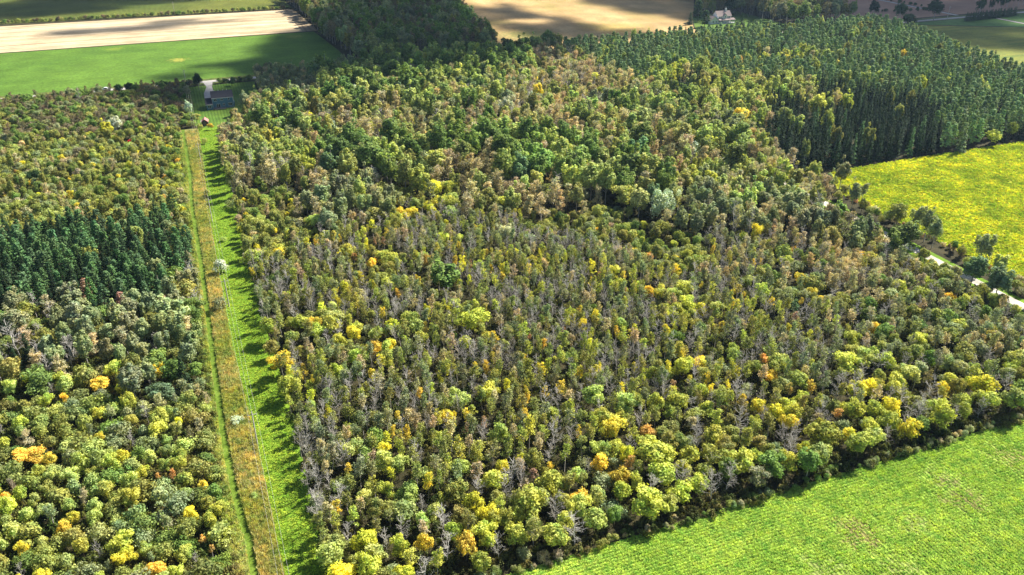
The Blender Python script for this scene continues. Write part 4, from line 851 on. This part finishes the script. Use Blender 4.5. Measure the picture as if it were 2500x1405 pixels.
for i in range(2): tuft('g1_short%d' % i, 20, .16, .34, .14, .9)  # 2,3 mown grass
for i in range(2): tuft('g2_crop%d' % i, 22, .42, .34, .22, .7)   # 4,5 soybean plants
V, Q, var, LC = lobed(rs, .9, .8, 0.0, 8, 150, .22, .45, up=.6)
for i in range(2):
    o = bpy.data.objects.new('g3_herb%d' % i, mesh_np('herb', V * (1 if i else np.array([[1.2, .8, 1]])), Q, [M_leaf], None, var)); GCOL.objects.link(o)   # 6,7 low herbs
def spread(name, n, fn, idxs, s0, s1, tints, label, cat):
    P = []; I = []; Ro = []; Sc = []; Ti = []
    for (x, y, k) in fn(n):
        P.append((x, y, 0.01)); I.append(idxs[rs.randint(len(idxs))]); Ro.append((0, 0, rs.uniform(0, 6.283))); s = rs.uniform(s0, s1); Sc.append((s, s, s * rs.uniform(.7, 1.3)))
        f = mnoise.noise(Vector((x * .13, y * .13, 2.2))) + mnoise.noise(Vector((x * .04, y * .04, 6.2))) * .6 + rs.normal() * .2
        a, b = tints; q = min(1, max(0, .5 + f * .7)); Ti.append([(a[c] * (1 - q) + b[c] * q) * (1 + rs.normal() * .05) for c in range(3)])
    o = gn_scatter(name, dict(pos=P, idx=I, rot=Ro, scl=Sc, tint=Ti), GCOL); o['label'] = label; o['category'] = cat
def yfall(n, y0, y1):       # more tufts close to the camera
    u = rs.rand(n); return y0 * (y1 / y0) ** (u ** 1.0)
def s_rough(n):
    for y in yfall(n, 92, 425):
        xa, xb = x_dark(y), x_green(y) - .1; x = rs.uniform(xa, xb); yield x, y, 0
def s_pale(n):
    for y in yfall(n, 92, 425):
        xb = x_dark(y) - 1.75; xa = x_shrub(y) - 1.6; yield rs.uniform(xa, xb), y, 0
def s_mown(n):
    for y in yfall(n, 92, 425): yield rs.uniform(x_green(y), x_wood(y) + 1), y, 0
HPATCH = [(*G(a, b), q) for a, b, q in ((2090, 1300, 5), (2350, 1215, 5), (2470, 1120, 5), (2300, 1170, 3.5), (2230, 1280, 3), (2200, 1390, 5), (2010, 1390, 4))]
def s_hay(n):
    k = 0
    while k < n:
        x = rs.uniform(-5, 175); y = rs.uniform(8, YN - 1.2)
        if y < 84: x = round(x / .8) * .8 + rs.normal() * .10
        else: y = min(YN - 1.2, round(y / .8) * .8 + rs.normal() * .10)
        px, py, d = proj(x, y, 0)
        if any(math.hypot(x - a, y - b) < q * (1 + 1.6 * mnoise.noise(Vector((x * .4, y * .4, 4)))) for a, b, q in HPATCH) and rs.rand() < .75: continue
        if d > 20 and -60 < px < 2600 and py < 1470: k += 1; yield x, y, 0
def s_soy(n):
    k = 0
    while k < n:
        x = rs.uniform(x_soyl, 385); y = rs.uniform(150, 264)
        if x < 252 and y > 240 + (252 - x) * -0.0 + (x - 236) * 1.5: continue
        if y > 252: y = round(y / .8) * .8 + rs.normal() * .12
        elif x < x_soyl + 9: x = round(x / .8) * .8 + rs.normal() * .1
        else: x = round(x / .8) * .8 + rs.normal() * .14
        px, py, d = proj(x, y, 0)
        if px < 2600: k += 1; yield x, y, 0
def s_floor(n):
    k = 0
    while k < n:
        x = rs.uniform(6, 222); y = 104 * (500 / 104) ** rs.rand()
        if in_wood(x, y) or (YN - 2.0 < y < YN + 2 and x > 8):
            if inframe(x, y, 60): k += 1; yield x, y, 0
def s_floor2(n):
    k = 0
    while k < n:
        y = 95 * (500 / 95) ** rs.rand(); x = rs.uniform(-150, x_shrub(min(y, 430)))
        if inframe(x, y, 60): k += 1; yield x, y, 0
spread('rough_grass', 15000, s_rough, [0, 1], .6, 1.15, ((.38, .42, .11), (.60, .52, .24)), 'golden and green rough grass under the power line', 'grass')
spread('tall_pale_grass', 9000, s_pale, [0, 1], .5, .95, ((.34, .42, .10), (.60, .60, .26)), 'pale tall grass beside the mown lane', 'grass')
spread('mown_grass', 13000, s_mown, [2, 3], .7, 1.3, ((.18, .30, .028), (.32, .42, .045)), 'bright green mown grass along the woodlot', 'grass')
spread('hay_grass', 42000, s_hay, [2, 3], .7, 1.35, ((.27, .41, .055), (.41, .53, .09)), 'bright green short hay crop in the near field', 'grass')
spread('soybean_plants', 32000, s_soy, [4, 5], .7, 1.2, ((.34, .43, .04), (.70, .70, .055)), 'yellowing soybean plants in rows', 'crop')
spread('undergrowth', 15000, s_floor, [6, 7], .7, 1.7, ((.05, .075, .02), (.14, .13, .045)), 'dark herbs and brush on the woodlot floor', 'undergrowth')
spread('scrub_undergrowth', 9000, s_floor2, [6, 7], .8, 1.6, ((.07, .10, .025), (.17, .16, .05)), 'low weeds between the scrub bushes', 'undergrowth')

# ------------------------------------------------------------------ buildings
def siding(name, c, period=0.2):
    k = NT(name); p = k.pos(); z = k.n('ShaderNodeSeparateXYZ', {0: p}).outputs[2]
    fr = k.math('FRACT', k.math('DIVIDE', z, period)); n = k.noise(p, .8, 3)
    col = k.mix(n, tuple(v * .92 for v in c), tuple(min(1, v * 1.06) for v in c))
    return k.done(k.bsdf(col, .55, .3, fr, .5, .02))
def shingle(name, c):
    k = NT(name); p = k.pos(); n = k.noise(p, 2.5, 4); b = k.n('ShaderNodeTexBrick', {'Vector': p, 'Scale': 2.2, 'Color1': (*c, 1), 'Color2': (*[v * .7 for v in c], 1), 'Mortar': (*[v * .55 for v in c], 1), 'Mortar Size': .015})
    return k.done(k.bsdf(k.mix(n, b.outputs[0], tuple(v * 1.25 for v in c)), .9, .15))
M_blue = siding('blue_siding', (0.085, 0.20, 0.29)); M_trim = plain('white_trim', (.78, .78, .76), .5); M_dshing = shingle('dark_shingles', (.045, .045, .055))
M_rshing = shingle('faded_red_roof', (.42, .20, .18)); M_whites = siding('white_siding', (.74, .75, .74)); M_pshing = shingle('pinkish_shingles', (.34, .27, .25))
kg = NT('window_glass'); M_glass = kg.done(kg.bsdf((.02, .03, .04), .08, .6)); M_wood = plain('dark_shed_wood', (.06, .04, .035), .8)
M_deck = plain('grey_deck_wood', (.16, .15, .14), .8); M_conc = plain('grey_concrete', (.35, .34, .32), .9)
def window(parent, xc, y, zc, w, h, panes=2, face=-1, name='window'):
    """framed window on a wall that faces -Y (face -1)"""
    f = MB(); t = .09; y0, y1 = (y - .07, y + .02)
    f.box(xc - w / 2 - t, xc + w / 2 + t, y0, y1, zc + h / 2, zc + h / 2 + t); f.box(xc - w / 2 - t, xc + w / 2 + t, y0 - .03, y1, zc - h / 2 - t, zc - h / 2)
    f.box(xc - w / 2 - t, xc - w / 2, y0, y1, zc - h / 2, zc + h / 2); f.box(xc + w / 2, xc + w / 2 + t, y0, y1, zc - h / 2, zc + h / 2)
    for i in range(1, panes): xx = xc - w / 2 + w * i / panes; f.box(xx - .04, xx + .04, y0 + .01, y1, zc - h / 2, zc + h / 2)
    fo = f.build(name, M_trim, parent)
    for i in range(panes):
        a = xc - w / 2 + w * i / panes + (.04 if i else 0); b = xc - w / 2 + w * (i + 1) / panes - (.04 if i < panes - 1 else 0)
        MB().box(a, b, y - .025, y + .01, zc - h / 2, zc + h / 2).build('pane', M_glass, fo)
    return fo
def gable_wall(x0, x1, y0, y1, h, rise, axis, mat, parent, name='wall'):
    m = MB()
    if axis == 'x': m.extrude([(y0, 0), (y1, 0), (y1, h), ((y0 + y1) / 2, h + rise), (y0, h)], 'x', x0, x1)
    else: m.extrude([(x0, 0), (x1, 0), (x1, h), ((x0 + x1) / 2, h + rise), (x0, h)], 'y', y0, y1)
    return m.build(name, mat, parent)
def gable_roof(x0, x1, y0, y1, h, rise, axis, mat, parent, over=.35, t=.16):
    a0, a1 = (y0, y1) if axis == 'x' else (x0, x1); c = (a0 + a1) / 2; sl = rise / (c - a0); e = over
    prof = [(a0 - e, h - e * sl + .02), (c, h + rise + .02), (a1 + e, h - e * sl + .02), (a1 + e, h - e * sl + .02 + t), (c, h + rise + .02 + t * 1.1), (a0 - e, h - e * sl + .02 + t)]
    m = MB(); m.extrude(prof, axis, (x0 if axis == 'x' else y0) - e, (x1 if axis == 'x' else y1) + e); r = m.build('roof', mat, parent)
    g = MB(); g.box(x0 - e, x1 + e, y0 - e - .12, y0 - e - .005, h - e * sl - .05, h - e * sl + .1) if axis == 'x' else g.box(x0 - e - .12, x0 - e - .005, y0 - e, y1 + e, h - e * sl - .05, h - e * sl + .1)
    g.build('gutter', M_trim, r)
    return r
# blue house: local origin at the front left of the main block
bh = tag(empty('blue_house', (12.9, 464.2, 0), R(-1.5)), 'two-storey blue house with dark roof and a low wing beside the driveway', 'house')
MB().box(-.03, 10.63, -.03, 8.63, -.2, .35).build('foundation', M_conc, bh)
gable_wall(0, 10.6, 0, 8.6, 5.7, 2.5, 'x', M_blue, bh)
rf = gable_roof(0, 10.6, 0, 8.6, 5.7, 2.5, 'x', M_dshing, bh)
for xx in (1.8, 3.9, 6.2, 8.2): MB().tube((xx, 4.9, 7.9), (xx, 4.9, 8.55), .09, .09).box(xx - .14, xx + .14, 4.76, 5.04, 8.552, 8.64).build('roof_vent', M_trim, rf)
gable_wall(-3.2, -.01, -1.6, 7.6, 2.9, 2.2, 'x', M_blue, bh, 'wing')
gable_roof(-3.2, -.36, -1.6, 7.6, 2.9, 2.2, 'x', M_dshing, bh)
MB().box(-.36, -.36 + .02, 0, 1, 3, 3.02)
window(bh, 1.6, 0, 4.55, 1.5, 1.1, 2); window(bh, 4.9, 0, 4.6, 1.2, 1.0, 2); window(bh, 8.4, 0, 4.7, .7, 1.0, 1)
window(bh, 5.7, 0, 2.0, 1.0, .9, 2); window(bh, 8.9, 0, 1.9, 1.9, 1.4, 3); window(bh, -1.7, -1.6, 1.75, 1.5, 1.4, 2)
window(bh, 2.9, 0, 1.35, 1.8, 2.0, 2, name='patio_door')
for z in (): pass
MB().box(-3.24, -3.18, 1.5, 5.5, .1, 2.4).build('garage_door', M_trim, bh)
for (xx, yy) in ((0, -.02), (10.54, -.02)): MB().box(xx, xx + .12, yy - .04, yy + .02, .35, 5.6).build('corner_board', M_trim, bh)
MB().tube((10.72, 2.5, .3), (10.72, 2.5, 6.2), .12, .12).build('flue', M_trim, bh)
MB().box(10.62, 11.3, 1.6, 3.4, .0, 2.6).build('chimney_base', M_blue, bh)
dk = MB().box(.6, 6.6, -3.0, -.05, .25, .42).build('deck', M_deck, bh)
for i in range(9): MB().box(.62 + i * .735, .70 + i * .735, -2.98, -2.9, .42, 1.32).build('post', M_deck, dk)
MB().box(.6, 6.6, -3.02, -2.86, 1.32, 1.4).build('rail', M_deck, dk)
# shed
sx, sy = G(499, 308)
sh = tag(empty('garden_shed', (sx + .4, sy - .2, 0), R(-6)), 'small dark shed with a faded red gable roof at the foot of the lawn', 'shed')
gable_wall(-1.5, 1.5, 0, 4.2, 2.1, 1.2, 'y', M_wood, sh); gable_roof(-1.5, 1.5, 0, 4.2, 2.1, 1.2, 'y', M_rshing, sh, .25, .1)
dd = MB().box(-.62, .62, -.06, .02, .05, 1.85).build('door', plain('grey_door', (.14, .12, .12)), sh); MB().box(.45, .5, -.12, -.062, .9, 1.05).build('handle', M_trim, dd)
# farmhouse
fx, fy = G(1742, 62)
fh = tag(empty('farmhouse', (fx, fy + 4, 0), R(-4)), 'white farmhouse with pinkish roof, porch and gabled wing among dark trees', 'house')
gable_wall(7, 19, 2, 10, 5.6, 3.2, 'x', M_whites, fh); rf = gable_roof(7, 19, 2, 10, 5.6, 3.2, 'x', M_pshing, fh, .5)
gable_wall(11.6, 14.6, .9, 5, 5.6, 1.7, 'y', M_whites, fh, 'dormer'); gable_roof(11.6, 14.6, .9, 5, 5.6, 1.7, 'y', M_pshing, fh, .3)
gable_wall(0, 7.0, 0, 9, 2.9, 2.6, 'y', M_whites, fh, 'wing'); gable_roof(0, 6.5, 0, 9, 2.9, 2.6, 'y', M_pshing, fh, .4)
ch = MB().box(15.4, 16.6, 5.4, 6.6, 8.0, 10.4).build('chimney', M_trim, rf); MB().tube((16, 6, 10.4), (16, 6, 11.4), .25, .2).build('chimney_pot', M_trim, ch)
pr = MB().extrude([(-1.4, 2.7), (2.02, 3.7), (2.02, 3.9), (-1.4, 2.88)], 'x', 6.9, 21.4).build('porch_roof', M_pshing, fh)
MB().box(7.1, 21.2, -1.2, 1.96, .0, .5).build('porch_floor', M_trim, fh)
for i in range(8): MB().box(7.3 + i * 1.96, 7.48 + i * 1.96, -1.1, -.92, .5, 2.75).build('porch_post', M_trim, fh)
MB().box(7.2, 21.2, -1.05, -.98, 1.25, 1.33).build('porch_rail', M_trim, fh)
for xx, zz, w, h in ((8.6, 4.7, .9, 1.1), (10.4, 4.7, .9, 1.1), (17.6, 4.7, .9, 1.1), (8.6, 1.9, 1, 1.4), (10.6, 1.9, 1, 1.4), (14.9, 1.9, 1, 1.4), (17.4, 1.9, 1, 1.4)): window(fh, xx, 2, zz, w, h, 2)
window(fh, 13.1, .9, 5.0, .9, 1.1, 2); window(fh, 2.2, 0, 1.7, 1, 1.2, 2); window(fh, 4.8, 0, 1.7, 1, 1.2, 2)
MB().box(12.4, 13.5, 1.9, 1.99, .5, 2.6).build('door', M_wood, fh)

# ------------------------------------------------------------------ pickup on the road
M_wpaint = plain('white_car_paint', (.75, .76, .78), .25, .5, .02); M_tyre = plain('tyre_rubber', (.02, .02, .02), .9); M_rim = plain('grey_rim', (.4, .4, .4), .3)
px_, py_ = -41.5, 527.4
pk = tag(empty('pickup_truck', (px_, py_, .04), R(0.2)), 'white pickup truck on the far road, half hidden behind roadside bushes', 'pickup')
MB().extrude([(-2.8, .5), (-2.85, .95), (-2.6, 1.12), (-1.35, 1.18), (-.75, 1.2), (2.75, 1.2), (2.8, .5)], 'y', -.95, .95).build('body', M_wpaint, pk, bevel=.05)
MB().extrude([(-1.4, 1.18), (-.75, 1.83), (.75, 1.85), (1.0, 1.19)], 'y', -.82, .82).build('cab', M_wpaint, pk, bevel=.06)
for y0, y1 in ((-.845, -.825), (.825, .845)): MB().extrude([(-1.15, 1.24), (-.68, 1.72), (.62, 1.74), (.8, 1.24)], 'y', y0, y1).build('side_window', M_glass, pk)
MB().add([(-1.45, -.7, 1.22), (-1.45, .7, 1.22), (-.84, .68, 1.8), (-.84, -.68, 1.8)], [(0, 1, 2, 3)]) 
bd = MB(); bd.box(1.05, 2.75, -.95, -.87, 1.202, 1.45).box(1.05, 2.75, .87, .95, 1.202, 1.45).box(2.66, 2.75, -.868, .868, 1.202, 1.45).build('bed_side', M_wpaint, pk)
MB().box(1.05, 2.65, -.86, .86, 1.203, 1.21).build('bed_floor', M_tyre, pk)
for xx in (-1.9, 1.8):
    for yy in (-.88, .88):
        w = MB().tube((xx, yy - .13, .4), (xx, yy + .13, .4), .4, .4, 16).build('wheel', M_tyre, pk); MB().tube((xx, yy - .14, .4), (xx, yy + .14, .4), .22, .22, 12).build('rim', M_rim, w)
for yy in (-.7, .7): MB().box(-2.88, -2.83, yy - .15, yy + .15, .75, .92).build('headlight', M_glass, pk)

# ------------------------------------------------------------------ power line
M_pole = plain('weathered_pole_wood', (.48, .44, .38), .8); M_ins = plain('insulator', (.2, .2, .2), .4); M_wire = plain('aluminium_wire', (.50, .48, .44), .5)
POLES = [(1.75, 93.0), (1.85, 163.2), (1.55, 234.0), (1.5, 304.0), (1.6, 374.0), (1.7, 445.0), (1.8, 522.8)]
PW = ['bottom border', 'lower pole on the golden grass beside the round bush shadow', '', '', '', '', '']
plabel = ['wooden power pole standing below the bottom border beside the strip', 'nearest pale wooden power pole on the golden rough grass', 'wooden power pole just below the round grey-green bush', 'wooden power pole at the strip level with the top of the dark pines',
          'wooden power pole in the far part of the strip below the shed', 'wooden power pole left of the blue house lawn', 'wooden power pole at the road by the dark conical tree']
def pole(x, y, h, lab, arm=True, lean=0.0):
    p = tag(empty('power_pole', (x, y, 0)), lab, 'power pole', 'wooden power poles'); p.rotation_euler = (0, lean, 0)
    MB().tube((0, 0, -.3), (0, 0, h), .19, .13, 10).build('shaft', M_pole, p)
    if arm:
        a = MB().box(-1.1, 1.1, -.16, -.06 - .0, h - .75, h - .61).build('crossarm', M_pole, p)
        for xx in (-.95, .95): MB().tube((xx, -.11, h - .6), (xx, -.11, h - .36), .05, .035, 8).build('insulator', M_ins, a)
        MB().tube((0, 0, h), (0, 0, h + .25), .05, .035, 8).build('insulator', M_ins, p)
    return p
PH = 9.2
for i, (x, y) in enumerate(POLES): pole(x, y, PH, plabel[i])
pole(3.7, 786, 10, 'distant power pole in the hedgerow beyond the stubble field', True)
qx, qy = G(2312, 47); pole(qx, qy, 10, 'leaning power pole beside the far road', True, R(3))
for xo, zo, lab in ((-.95, -.34, 'left wire of the power line over the strip'), (0, .27, 'middle wire of the power line over the strip'), (.95, -.34, 'right wire of the power line over the strip')):
    m = MB(); prev = None
    for i in range(len(POLES) - 1):
        a, b = POLES[i], POLES[i + 1]; yo = -.11 if xo else 0
        for k in range(13):
            t = k / 12; P = (a[0] + (b[0] - a[0]) * t + xo, a[1] + (b[1] - a[1]) * t + yo, PH + zo - 4 * 1.1 * t * (1 - t))
            if prev and k: m.tube(prev, P, .016, .016, 4)
            prev = P
    tag(m.build('power_wire', M_wire), lab, 'wire', 'power line wires')

# ------------------------------------------------------------------ clouds above and behind the view: their shadows lie on the far fields
kc = NT('cloud'); nz = kc.noise(kc.pos(), .012, 4, .6)
lw = kc.n('ShaderNodeLayerWeight', {0: .5}).outputs['Facing']
al = kc.math('MULTIPLY', kc.ramp(lw, [(.1, .9), (.8, 0.0)]), kc.ramp(nz, [(.35, .75), (.6, 1.0)]))
M_cloud = kc.done(kc.n('ShaderNodeMixShader', {0: al, 1: kc.n('ShaderNodeBsdfTransparent'), 2: kc.n('ShaderNodeBsdfDiffuse', {0: (.9, .9, .92)})}))
import bmesh
bmc = bmesh.new(); bmesh.ops.create_icosphere(bmc, subdivisions=3, radius=1)
for v in bmc.verts: v.co *= 1 + .16 * mnoise.noise(v.co * 2.3) + .07 * mnoise.noise(v.co * 6)
puff_me = bpy.data.meshes.new('puff'); bmc.to_mesh(puff_me); bmc.free(); puff_me.materials.append(M_cloud)
puff_me.polygons.foreach_set('use_smooth', [True] * len(puff_me.polygons))
CH = 1100.0
def cloud(spots):
    c = empty('cloud', (sun_dir.x / sun_dir.z * CH + spots[0][0], sun_dir.y / sun_dir.z * CH + spots[0][1], CH)); tag(c, kind='structure')
    spots = [(x + (rx * .62 * math.cos(q * 1.257 + x) if q else 0), y + (ry * .62 * math.sin(q * 1.257 + x) if q else 0), rx * (.5 + .12 * math.sin(q * 2.1 + y)), ry * (.5 + .12 * math.cos(q * 3.3 + x))) for (x, y, rx, ry) in spots for q in range(6)]
    for (x, y, rx, ry) in spots:
        o = bpy.data.objects.new('puff', puff_me); COL.objects.link(o); o.parent = c
        o.location = (x - spots[0][0], y - spots[0][1], rs.uniform(-15, 15)); o.scale = (rx, ry, min(rx, ry) * .6)
cloud([(100, 560, 70, 50), (160, 540, 70, 55), (150, 640, 90, 90), (60, 500, 45, 35), (25, 480, 40, 34), (110, 610, 60, 60), (170, 760, 80, 90), (90, 540, 60, 30), (205, 520, 40, 30), (140, 496, 60, 34), (185, 500, 40, 30), (72, 482, 44, 30), (105, 478, 44, 28), (50, 500, 40, 30), (30, 560, 34, 24), (-5, 505, 34, 22)])
cloud([(470, 640, 90, 70), (560, 640, 100, 80), (430, 700, 70, 60), (640, 560, 110, 70), (560, 500, 60, 45), (600, 440, 90, 50), (760, 520, 110, 90), (520, 560, 60, 40), (680, 700, 130, 100)])
cloud([(275, 610, 34, 46), (300, 570, 46, 22), (268, 690, 26, 40), (340, 760, 50, 24)])
cloud([(-150, 850, 110, 50), (-60, 880, 110, 45), (-260, 810, 90, 40), (0, 940, 140, 60), (-20, 735, 60, 18)])
print('trees', len(TREES), {k: len(v) for k, v in by.items()})

# ------------------------------------------------------------------ thin air haze over the whole place
kh = NT('haze_air'); pv = kh.n('ShaderNodeVolumePrincipled', {'Color': (.48, .70, 1.0), 'Density': HAZE}); pv.inputs['Anisotropy'].default_value = 0.3
kh.t.links.new(pv.outputs[0], kh.out.inputs['Volume'])
tag(MB().box(-1100, 1400, -350, 1450, -1, 128).build('haze', kh.m), 'thin pale haze over the fields', 'haze', kind='stuff')
